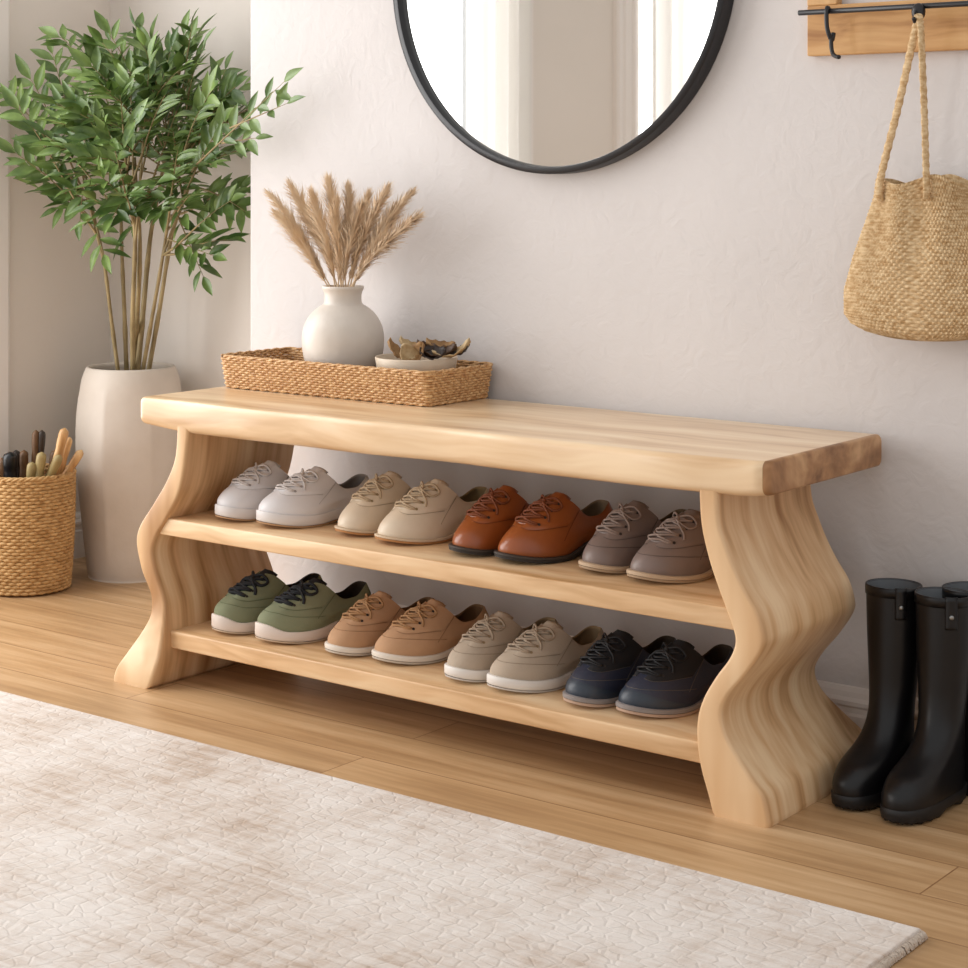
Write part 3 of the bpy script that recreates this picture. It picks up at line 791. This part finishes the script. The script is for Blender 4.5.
def plume(tip, base, bend, w, label, seed, hl=1.0):
    rng = random.Random(seed)
    b = Vector(base); t = Vector(tip); d = t - b
    c = b + d * .5 + Vector(bend) + Vector((-d.x * .12, 0, .008))
    sw = Vector((rng.uniform(-.006, .006), rng.uniform(-.006, .006), 0))
    def cur(s): q = 1 - s; return b * q * q + c * (2 * q * s) + t * s * s + sw * math.sin(s * 5.5)
    o0 = Vector((vx, vy, .53))
    m = MB()
    m.tube([cur(i / 12) - b for i in range(13)], [.0012 * (1 - i / 14) + .0003 for i in range(13)], 5)
    ln = d.length; frm = .10
    m.tube([Vector((0, 0, 0)), Vector((vx, b.y, .56)) - b], .0013, 5)
    side = Vector((0, 0, 1)).cross(d).normalized()
    for k in range(1300):
        s = frm + (1 - frm) * rng.random() ** .9
        p = cur(s); tg = (cur(min(s + .02, 1.02)) - cur(s - .02)).normalized()
        a = rng.random() * 2 * PI
        o = tg.orthogonal().normalized(); o2 = tg.cross(o)
        r = (o * math.cos(a) + o2 * math.sin(a))
        env = math.sin(PI * min(1, ((s - frm) / (1 - frm)) * .85 + .12)) ** .7
        h = (.022 + .028 * rng.random()) * (.4 + .6 * env) * hl * (.5 + .5 * min(1, s * 2.2))
        sp = w * (.10 + .9 * rng.random() ** 1.3) * (env * .85 + .15) * (.35 + .65 * min(1, s * 2.2))
        p1 = p + tg * h * .5 + r * sp * .55; p2 = p + tg * h + r * sp + Vector((0, 0, -.003 * rng.random()))
        wv = tg.cross(r).normalized() * (.00042 + .0003 * rng.random())
        bb = len(m.v)
        m.v += [tuple(p - b - wv), tuple(p - b + wv), tuple(p1 - b + wv), tuple(p1 - b - wv), tuple(p2 - b)]
        m.f += [(bb, bb + 1, bb + 2, bb + 3), (bb + 3, bb + 2, bb + 4)]; m.m += [0, 0]
    o = m.build('pampas_plume', M_PAMPAS, merge=0); o.location = b
    tag(o, label, 'dried pampas grass', 'dried pampas plumes in the cream vase')
PL = [((270,196), -.13, 'long pampas plume leaning furthest left out of the vase'),
      ((277,215), -.15, 'lower pampas plume drooping left, under the longest left one'),
      ((291,186), -.10, 'tall pampas plume leaning left between far left and upright ones'),
      ((303,208), -.07, 'short pampas plume on the left at the back of the bunch'),
      ((313,196), -.14, 'slim pampas plume leaning slightly left of the middle'),
      ((329,182), -.11, 'tallest pampas plume standing left of the centre of the bunch'),
      ((338,204), -.15, 'front pampas plume standing upright over the vase neck'),
      ((347,190), -.09, 'upright pampas plume in the centre of the bunch'),
      ((360,208), -.13, 'short upright pampas plume just right of the centre'),
      ((368,198), -.08, 'slender pampas plume leaning a little right at the back'),
      ((386,190), -.12, 'tall thick pampas plume leaning right'),
      ((397,208), -.09, 'pampas plume leaning right under the long right ones'),
      ((411,194), -.11, 'long pampas plume reaching furthest up right'),
      ((416,217), -.13, 'low pampas plume arching furthest right out of the vase')]
for i, ((px, py), Y, lab) in enumerate(PL):
    tip = at(px, py, Y); f = (px - 343) / 75
    base = (vx + f * .020, vy + (Y + .11) * .35, .682)
    plume(tip, base, (0, 0, .002), .028 + .005 * (i % 3), lab, 50 + i)

# ------------------------------------------------------------------ bowl with dried pods
bx_, by_ = at(416, 358, -.105).x, -.104
bowl = thing('bowl', 'shallow cream bowl filled with dried pods at the right end of the tray', 'bowl', (bx_, by_, .5095))
m = MB(); m.lathe([(0, 0), (.036, 0), (.040, .003), (.060, .022), (.069, .044), (.0725, .063), (.0715, .0648), (.070, .063), (.066, .044), (.048, .020), (.030, .010), (0, .008)], seg=64)
m.build('body', M_BOWL, bowl)
pod_m = [mat('dry_leaf_tan', 'A98457', .7, '7A5630', (40, 40, 40)), mat('dry_pod_brown', '5A3B22', .5, '3A2516', (40, 40, 40)), mat('dry_leaf_cream', 'CDB68E', .7, 'A8865A', (50, 50, 50)), mat('dry_pod_dark', '2C1D14', .5)]
def pod(px, py, Y, ln, wd, ang, tilt, curl, mi, lab, name='dried_leaf', cat='dried leaf'):
    c = at(px, py + 6, Y); m = MB(); rows = []; ln *= 1.15; wd *= 1.35
    for i in range(11):
        u = i / 10; w = wd * math.sin(PI * (u * .92 + .05)) ** .8
        rows.append([((u - .5) * ln, w * (j / 4 - 1) , curl * .65 * ln * (2 * u - 1) ** 2 + wd * .45 * (j / 4 - 1) ** 2 + .0015 * math.sin(i * 2.1 + j)) for j in range(9)])
    m.grid(rows); o = m.build(name, pod_m[mi])
    q = o.modifiers.new('s', 'SOLIDIFY'); q.thickness = .0015
    o.location = c; o.rotation_euler = (tilt, 0.0, ang)
    e = o.rotation_euler
    tag(o, lab, cat, 'dried pods and leaves in the cream bowl')
    return o
A = math.radians(35)
pod(398, 350, -.125, .050, .012, A + .3, .5, .35, 0, 'tan curled dried leaf at the left edge of the bowl').rotation_euler = (.4, .55, A)
pod(408, 351, -.145, .040, .013, A, .9, .25, 2, 'cream ribbed dried pod at the front left of the bowl').rotation_euler = (1.0, .9, A)
pod(417, 350, -.135, .042, .014, A, 0, .3, 0, 'broad tan dried leaf at the front of the bowl').rotation_euler = (.8, -.7, A)
pod(425, 345, -.11, .030, .014, A, 0, .3, 1, 'brown curled pod on top in the middle of the bowl').rotation_euler = (.3, .2, A)
pod(433, 351, -.120, .040, .016, A, 0, .2, 3, 'dark dried pod lying in the front middle of the bowl').rotation_euler = (.5, 0, A)
pod(442, 350, -.105, .050, .015, A, 0, .2, 1, 'dark brown pod lying to the right in the bowl').rotation_euler = (.3, -.2, A)
pod(455, 350, -.095, .060, .012, A, 0, .32, 2, 'long pale edged dried leaf pointing right over the bowl rim').rotation_euler = (.2, -.35, A)
pod(462, 347, -.085, .034, .010, A, 0, .3, 3, 'small dark leaf tip at the far right of the bowl').rotation_euler = (.4, -.5, A)
pod(440, 343, -.085, .045, .014, A, 0, .2, 0, 'tan dried leaf lying at the back of the bowl').rotation_euler = (.2, .1, A)
pod(410, 343, -.080, .040, .012, A, 0, .3, 2, 'pale dried leaf at the back left of the bowl').rotation_euler = (.3, .3, A)
# small pieces in the tray, left of the vase
m = MB(); rows = []
for i in range(9):
    a = PI * i / 8; rows.append([(.020 * math.cos(a) * -1, .011 * math.sin(a) * math.cos(k * PI / 6), .009 * math.sin(a) * math.sin(k * PI / 6) * (1 + .2 * math.sin(k * 3 + i))) for k in range(12)])
m.grid(rows, closed_u=True); o = m.build('pine_cone', pod_m[1]); o.location = (at(293, 352, -.075).x, -.075, .5195); o.rotation_euler = (0, 0, .5)
tag(o, 'small dark brown cone in the tray left of the vase', 'cone', 'cones in the tray')
o2 = o.copy(); COL.objects.link(o2); o2.location = (at(312, 352, -.050).x + .006, -.052, .5195); o2.rotation_euler = (0, 0, 2.2)
tag(o2, 'small dark brown cone half hidden behind the vase in the tray', 'cone', 'cones in the tray')

# ------------------------------------------------------------------ wellington boots
M_STUD = mat('steel_stud', '9A9A98', .35, metal=.9)
def boot(loc, rz, label, k=1.0):
    root = thing('rubber_boot', label, 'boot', loc, rz, 'black rubber boots by the bench')
    # rings: (z, front y, back y, half width, tilt) ; toe to -y, shaft near y=0
    R = [(.014, -.150, .036, .037, 0), (.022, -.154, .038, .0385, 0), (.036, -.153, .038, .038, 0), (.048, -.145, .038, .037, 0), (.058, -.130, .037, .0355, -.00), (.068, -.104, .037, .034, 0.05), (.079, -.080, .036, .033, .10), (.092, -.062, .034, .032, .12), (.107, -.050, .033, .0315, .1), (.125, -.043, .033, .032, .05), (.15, -.039, .034, .034, 0), (.18, -.038, .035, .036, 0), (.22, -.038, .037, .0385, 0), (.265, -.038, .038, .040, 0), (.292, -.038, .038, .0405, 0)]
    P = catmull([(a, b, c) for a, b, c, d, e in R], 4); Q = catmull([(d, e, 0) for a, b, c, d, e in R], 4)
    m = MB(); rows = []; N = 48
    for p, q in zip(P, Q):
        z, f, b = p; w, tl = q[0], q[1]; row = []
        cy, hy = (f + b) / 2, (b - f) / 2; foot = 1 - sstep(.05, .12, z)
        for i in range(N):
            a = 2 * PI * i / N; c, s = math.cos(a), math.sin(a)
            ex = 1 - .18 * foot
            x = w * (abs(c) ** ex) * (1 if c >= 0 else -1)
            if foot: x *= 1 + .06 * foot * (-s) - .10 * foot * math.exp(-((s + .0) / .4) ** 2)
            y = cy + hy * s
            row.append((x, y, z + tl * (-(y - cy)) * -.35))
        rows.append(row)
    m.grid(rows, closed_u=True); m.cap(rows[0]); top = rows[-1]
    m.build('upper', M_BOOT, root)
    m = MB(); ctr = Vector((0, -.001, 0))
    def sc(r, f, dz): return [((x) * f, (y + .001) * f - .001, z + dz) for x, y, z in r]
    m.grid([sc(top, 1.0, -.012), sc(top, 1.035, -.012), sc(top, 1.04, -.002), sc(top, 1.02, .002), sc(top, .965, .002), sc(top, .95, 0)], closed_u=True); m.build('top_band', M_BOOT, root)
    m = MB(); m.grid([sc(top, .955, .0015), sc(top, .93, -.02), sc(top, .84, -.08)], closed_u=True); m.cap(sc(top, .84, -.08)); m.build('lining', M_BOOTL, root)
    # sole with tread and heel
    m = MB(); base = rows[0]
    def fl(r, f, z): return [(x * f, (y + .066) * f - .066, z) for x, y, zz in r]
    def cut(r): 
        out = []
        for i, (x, y, z) in enumerate(r):
            arch = 0 if (y < -.06 or y > -.012) else .006
            tr = .0025 if (i % 2 and arch == 0) else 0
            out.append((x, y, z + arch + tr))
        return out
    spring = lambda r: [(x, y, z + .006 * max(0, (-.11 - y) / .07) ** 2) for x, y, z in r]
    m.grid([spring(cut(fl(base, 1.0, .0005))), spring(cut(fl(base, 1.05, .003))), spring(fl(base, 1.075, .012)), fl(base, 1.075, .019), fl(base, 1.055, .022), fl(base, .98, .022)], closed_u=True)
    m.cap(spring(cut(fl(base, 1.0, .0005)))); m.build('sole', M_BOOTS, root, angle=40)
    # side buckle tab at the top
    m = MB(); rows = []
    for zz in (.250, .254, .290, .296):
        rows.append([((.0405 + o) * math.cos(math.radians(a)), (.038 + o) * math.sin(math.radians(a)), zz) for a, o in ((-62, .0005), (-60, .003), (-50, .0035), (-38, .003), (-36, .0005))])
    m.grid(rows); tb = m.build('strap_tab', M_BOOT, root)
    q = tb.modifiers.new('s', 'SOLIDIFY'); q.thickness = .0015
    m = MB(); a = math.radians(-50); dx, dy = math.cos(a), math.sin(a)
    m.tube([((.0405 + o) * dx, (.038 + o) * dy, .268) for o in (.003, .0052, .0056)], [.0034, .0032, .001], 12); m.build('stud', M_STUD, tb)
    return root
def bootat(px, py, rz, label):
    t = atz(px, py, .006)
    R = Matrix.Rotation(rz, 3, 'Z'); h = t - R @ Vector((-.012, -.150, 0))
    return boot((h.x, h.y, .0002), rz, label), h
M_DUMMY = None
b1, h1 = bootat(836, 805, math.radians(-2), 'black rubber boot standing nearest the bench leg')
b2, h2 = bootat(885, 819, math.radians(-3), 'black rubber boot in front, cut by the right edge of the photo')
b3 = boot((.800, -.054, .0002), math.radians(90), 'black rubber boot behind the front one, only its top edge showing')
print('boots', h1, h2)

# ------------------------------------------------------------------ rug
m = MB()
RX0, RX1, RY0, RY1 = -1.25, .974, -2.3, -.598
m.box(RX0, RX1, RY0, RY1, .0008, .012)
rug = m.build('rug', M_RUG, smooth=False, bevel=.003)
tag(rug, 'large cream textured rug lying on the oak floor', 'rug')
m = MB(); rng = random.Random(3)
n = 620
for i in range(n):
    y = RY1 - (RY1 - RY0) * i / n
    m.tube([(RX1 - .002, y, .009), (RX1 + .004, y + .001 * rng.uniform(-1, 1), .006 + .002 * rng.random()), (RX1 + .0065 + .001 * rng.random(), y + .0015 * rng.uniform(-1, 1), .0012)], .0014, 4)
m.build('edge_binding', M_RUGB, rug)

# ------------------------------------------------------------------ basket
bkc = Vector((-1.352, -.02, 0)); BR = .098
bk = thing('basket', 'round woven seagrass basket holding wooden brushes on the floor at left', 'basket', (bkc.x, bkc.y, 0))
m = MB()
def cp(u): a = 2 * PI * u; return (BR * math.cos(a), BR * math.sin(a), math.cos(a), math.sin(a))
weave(m, cp, .004, .246, 34, .0020, .002, 64, lean=lambda f: -.010 * (1 - f) + .003 * math.sin(PI * f))
m.build('body', M_SEAGRASS, bk)
m = MB(); n = 240
for s in (0, 1, 2):
    m.tube([((BR + .001 + .0026 * math.cos(i * .45 + s * 2.1)) * math.cos(2 * PI * i / n), (BR + .001 + .0026 * math.cos(i * .45 + s * 2.1)) * math.sin(2 * PI * i / n), .2495 + .0026 * math.sin(i * .45 + s * 2.1)) for i in range(n)], .0030, 6, closed=True)
m.build('rim', M_SEAGRASS, bk)
m = MB(); m.lathe([(0, .004), (BR - .011, .004), (BR - .011, .008), (0, .008)], seg=48); m.lathe([(BR - .0125, .006), (BR - .0035, .245)], seg=48)
m.build('lining', M_RATTAN_D, bk)
hm = {'d': mat('dark_handle', '2A211C', .4, '3B2C20', (30, 30, 30)), 'b': mat('brown_handle', '6B4A2A', .5, '54371D', (40, 40, 20)), 'l': wood('beech_handle', 'A87A48', 'C89C68', 'DDB886', (60, 60, 8)), 'o': mat('olive_handle', '8E7B4F', .5, 'A08D5D', (30, 30, 30)), 'k': mat('black_handle', '16171A', .3)}
ST = [ # tip pixel, depth offset along y, base offset, radius, colour, label
 ((36,430), .03, (.00,.02), .0062, 'b', 'dark brown rod standing tallest at the back left of the basket'),
 ((42,430), .04, (.01,.03), .0065, 'd', 'near black rod next to the tall brown one in the basket'),
 ((65,428), .02, (-.02,.0), .0078, 'l', 'thick pale beech handle rising tallest on the right side of the basket'),
 ((70,437), .045, (-.01,.02), .0060, 'l', 'pale beech handle just behind the thick tall one'),
 ((82,450), .06, (.0,-.01), .0068, 'l', 'pale handle leaning furthest right over the basket rim'),
 ((60,455), .0, (-.01,-.03), .0075, 'o', 'rounded olive brush handle in the front right of the basket'),
 ((42,452), -.02, (.0,-.04), .0080, 'o', 'rounded khaki brush handle in the front middle of the basket'),
 ((32,462), -.035, (.02,-.05), .0075, 'o', 'short olive knob handle low at the basket front'),
 ((24,450), .01, (.0,.0), .0070, 'b', 'brown handle left of the middle of the basket'),
 ((10,452), -.03, (-.02,-.03), .0115, 'k', 'glossy black thick handle at the left front of the basket'),
 ((16,450), .02, (-.02,.02), .0075, 'd', 'dark handle behind the glossy black one'),
 ((2,458), -.02, (-.03,-.01), .0070, 'b', 'brown handle at the left edge of the photo in the basket'),
 ((55,450), .05, (.02,.05), .0070, 'b', 'brown handle at the back right behind the pale ones'),
]
for (tp, dy, bo, r, c, lab) in ST:
    tip = at(tp[0], tp[1], bkc.y + dy)
    tv = Vector((tip.x - bkc.x, tip.y - bkc.y, 0)); f = (.25 - .012) / (tip.z - .012)
    dn = tv.normalized() if tv.length > .001 else Vector((1, 0, 0)); k = min(.068, max(-.03, (f * tv.length - .074) / (1 - f)))
    per = Vector((-dn.y, dn.x, 0))
    b = Vector((bkc.x, bkc.y, .012)) - dn * k + per * (bo[0] + bo[1]) * .5; d = tip - b; r *= 1.35
    # keep the shaft inside the rim where it passes it
    m = MB(); N = 60; ax = d.normalized(); pts = []; rr = []
    for i in range(N + 1):
        u = i / N; pts.append(b + d * u + Vector((0, 0, -.0)) - b)
        q = r * (.62 + .38 * sstep(.55, .8, u)) * (1 - .12 * math.exp(-((u - .86) / .03) ** 2))
        if u > .965: q *= math.sqrt(max(.02, 1 - ((u - .965) / .035) ** 2))
        rr.append(q)
    m.tube(pts, rr, 12)
    o = m.build('brush_handle', hm[c]); o.location = b
    tag(o, lab, 'wooden brush', 'brush handles in the seagrass basket')

# ------------------------------------------------------------------ potted plant
pc = Vector((-1.285, .215, 0))
plant = thing('potted_plant', 'tall leafy green plant in a beige stoneware pot in the left corner', 'plant', (pc.x, pc.y, 0))
def facet(a, z):
    s = sstep(.02, .10, z) * (1 - sstep(.38, .44, z))
    n = 7; q = ((a + .35) % (2 * PI / n)) - PI / n
    f = math.cos(PI / n) / math.cos(q)
    return 1 - s * (1 - f) * .45
m = MB()
pp = catmull([(a, b, 0) for a, b in [(0, 0), (.088, 0), (.093, .004), (.100, .05), (.110, .14), (.1195, .24), (.1215, .32), (.118, .38), (.109, .43), (.101, .455), (.0975, .462), (.094, .464), (.090, .462), (.088, .455), (.092, .43), (.095, .40), (0, .40)]], 4)
m.lathe([(p[0], p[1]) for p in pp], seg=126, mod=facet); m.build('pot', M_POT, plant)
m = MB(); rows = []
for i in range(12):
    rows.append([(.094 * i / 11 * math.cos(k * PI / 16), .094 * i / 11 * math.sin(k * PI / 16), .425 + .004 * math.sin(i * 2 + k)) for k in range(32)])
m.grid(rows, closed_u=True); m.build('soil', M_SOIL, plant)
fol = MB(); rng = random.Random(11)
def ok(p):
    if p.x < XL + .012 or p.y > YR - .012: return False
    if p.x > XC - .012 and p.y > -.012: return False
    return True
def leafm(p, d, nrm, ln, wd, curl):
    d = d.normalized(); s = d.cross(nrm)
    if s.length < 1e-4: s = d.orthogonal()
    s.normalize(); n = s.cross(d).normalized()
    prof_ = [(0, .06), (.12, .45), (.3, .92), (.48, 1), (.66, .8), (.84, .42), (1, 0.02)]
    pts = []; rows = []
    for u, w in prof_:
        c = p + d * ln * u - n * (curl * ln * u * u)
        ww = wd * w
        rows.append([c - s * ww + n * ww * .35, c - s * ww * .5 + n * ww * .1, c, c + s * ww * .5 + n * ww * .1, c + s * ww + n * ww * .35])
    for r in rows:
        for q in r:
            if not ok(q): return
    fol.grid([[q - pc for q in r] for r in rows])
twm = MB()
def twig(a, b, sag, nl, size, term=True, face=False):
    """twig from a to b with alternating leaves"""
    a = Vector(a); b = Vector(b); c = (a + b) / 2 + Vector((0, 0, sag))
    cur = lambda s: a * (1 - s) ** 2 + c * 2 * (1 - s) * s + b * s * s
    pts = [cur(i / 10) for i in range(11)]
    if all(ok(q) for q in pts): twm.tube([q - pc for q in pts], [.0022 * (1 - i / 13) for i in range(11)], 5, caps=False)
    for i in range(nl):
        s = .22 + .76 * i / max(1, nl - 1)
        p = cur(s); t = (cur(min(1, s + .05)) - cur(s - .05)).normalized()
        up = Vector((rng.uniform(-.3, .3), -.35 + rng.uniform(-.3, .3), 1)).normalized()
        if face: up = Vector((.35 + rng.uniform(-.2, .2), -.9, .45 + rng.uniform(-.2, .2))).normalized()
        sd = t.cross(up).normalized() * (1 if i % 2 else -1)
        if i == nl - 1 and term: d = t + up * .1
        else: d = t * (.75 + .35 * rng.random()) + sd * (.8 + .3 * rng.random()) + up * rng.uniform(-.25, .35)
        L = size * rng.uniform(.8, 1.15)
        nn = (up + Vector((rng.uniform(-.5, .5), rng.uniform(-.7, .1), rng.uniform(-.2, .4))) * (.3 if face else 1))
        leafm(p, d, nn, L, L * rng.uniform(.15, .20), rng.uniform(.02, .25))
# canes
stems = []
CT = [((104,262),.16),((122,255),.20),((140,250),.14),((150,240),.22),((163,255),.17),((172,235),.24),((135,235),.12)]
BT_ = [(120,362),(127,360),(131,364),(136,361),(140,364),(146,362),(133,366)]
for k, ((tx, ty), Y) in enumerate(CT):
    b0 = at(*BT_[k], pc.y + (k % 3 - 1) * .018); b0.z = .42
    e = at(tx, ty, Y); t2 = e + Vector(((tx - 138) / 300 * .5, (Y - .17) * .6, .20))
    pts = catmull([b0, (b0 + e) / 2 + Vector((rng.uniform(-.006, .006), 0, 0)), e, (e + t2) / 2, t2], 6)
    m = MB(); m.tube([q - pc for q in pts], [.0062 * (1 - .6 * i / len(pts)) * (1.18 if i % 5 == 0 else 1) * (.8 + .1 * (k % 4)) for i in range(len(pts))], 8)
    m.build('stem', M_STEM, plant); stems.append(pts)
# outer branches: root on a cane, tip where the photo shows it
TIPS = [(58,36,.05,.06),(52,52,.10,.0),(30,78,.05,.0),(2,92,.0,.02),(18,108,-.02,.0),(14,152,.0,.0),(28,166,.05,.0),(38,188,.08,.0),(58,208,.10,-.01),(80,222,.08,-.01),
        (110,40,.15,0),(152,40,.15,0),(172,46,.10,0),(196,38,.16,0),(204,45,.10,0),(226,68,.14,0),(236,86,.08,0),
        (246,150,.12,0),(246,190,.16,0),(246,212,.12,-.01),(228,240,.13,-.01),(214,256,.14,-.02),(204,278,.15,-.02),(104,255,.12,-.03),(92,60,.02,0),(130,70,.0,0),(75,100,-.02,0),(85,140,-.04,0),(60,150,.0,0),
        (100,176,-.05,-.01),(125,195,-.07,-.01),(155,185,-.08,-.01),(190,195,-.05,-.01),(212,165,-.03,0),(200,110,-.06,0),(165,95,-.08,0),(135,120,-.10,0),(178,150,-.10,0),(225,120,.0,0),(75,190,.0,-.01),(108,130,-.08,0),
        (185,215,.05,-.02),(160,212,-.03,-.02),(112,218,.0,-.02),(232,200,.05,-.01),(150,60,.02,0),(180,70,.02,0),(120,95,-.05,0),(212,90,.02,0),(60,120,.03,0),(45,135,.0,0)]
for (px, py, Y, sag) in TIPS:
    tip = at(px, py, Y)
    st_ = min(stems, key=lambda s: (s[-4] - tip).length)
    q = st_[rng.randint(11, len(st_) - 1)]
    a = q * .62 + tip * .38 if (tip - q).length > .24 else q
    if (tip - q).length > .24: twm.tube([v - pc for v in (q, (q + a) / 2 + Vector((0, 0, -.004)), a)], [.0032, .0028, .0022], 5, caps=False)
    long = (tip - a).length
    twig(a, tip, .02 + sag, max(6, int(long / .018)), rng.uniform(.052, .066), face=rng.random() < .6)
for (pa, Ya, pb, Yb, nn_) in (((196,165), -.045, (286,80), -.075, 9), ((222,143), -.055, (256,138), -.05, 5), ((230,128), -.058, (288,103), -.07, 6)):
    a = at(*pa, Ya); b = at(*pb, Yb); q = stems[5][20]
    if nn_ == 9: twm.tube([v - pc for v in (q, (q + a) / 2 + Vector((0, -.01, -.004)), a)], [.0032, .0028, .0022], 5, caps=False)
    twig(a, b, .0, nn_, .050, face=True)
# inner fill
cc = at(152, 135, .13)
n = 0
while n < 115:
    v = Vector((rng.uniform(-1, 1), rng.uniform(-1, 1), rng.uniform(-1, 1)))
    if v.length > 1: continue
    n += 1
    if v.z < -.35 and rng.random() < .55: continue
    p = cc + Vector((v.x * .21, v.y * .17, v.z * .21))
    d = Vector((v.x, v.y - .3, v.z * .8 + .35)).normalized() * rng.uniform(.09, .14)
    twig(p - d * .6, p + d * .5, .01, 7, rng.uniform(.050, .064), face=rng.random() < .3)
twm.build('twigs', M_STEM, plant)
fol.build('foliage', M_LEAF, plant, merge=0)
print('leaf faces', len(fol.f))

# ------------------------------------------------------------------ light
def area(name, loc, rot, sx, sy, power, col):
    l = bpy.data.lights.new(name, 'AREA'); l.shape = 'RECTANGLE'; l.size = sx; l.size_y = sy; l.energy = power; l.color = col
    o = bpy.data.objects.new(name, l); COL.objects.link(o); o.location = loc; o.rotation_euler = rot; return o
# daylight entering at the two tall windows
area('window_daylight', (XL - .11, (W1[0] + W1[1]) / 2, 1.24), (0, -PI / 2, 0), 2.1, W1[1] - W1[0] - .1, 37, (1, .985, .97))
area('window_daylight', (XL - .11, (W2[0] + W2[1]) / 2, 1.24), (0, -PI / 2, 0), 2.1, W2[1] - W2[0] - .1, 30, (1, .985, .97))
w = bpy.data.worlds.new('sky'); bpy.context.scene.world = w; w.use_nodes = True
w.node_tree.nodes['Background'].inputs[0].default_value = (1, .99, .98, 1); w.node_tree.nodes['Background'].inputs[1].default_value = .55

# ------------------------------------------------------------------ camera + view
cam = bpy.data.cameras.new('camera'); co = bpy.data.objects.new('camera', cam); COL.objects.link(co)
co.location = (CX, CY, CH); co.rotation_euler = (PI / 2, 0, math.atan2(SN, CS))
cam.sensor_width = 36; cam.lens = F / 968 * 36; cam.shift_y = -(484 - 170) / 968; cam.clip_start = .05
bpy.context.scene.camera = co
vs = bpy.context.scene.view_settings
vs.view_transform = 'Standard'; vs.look = 'None'; vs.gamma = 1; vs.exposure = 0.53; vs.use_curve_mapping = False
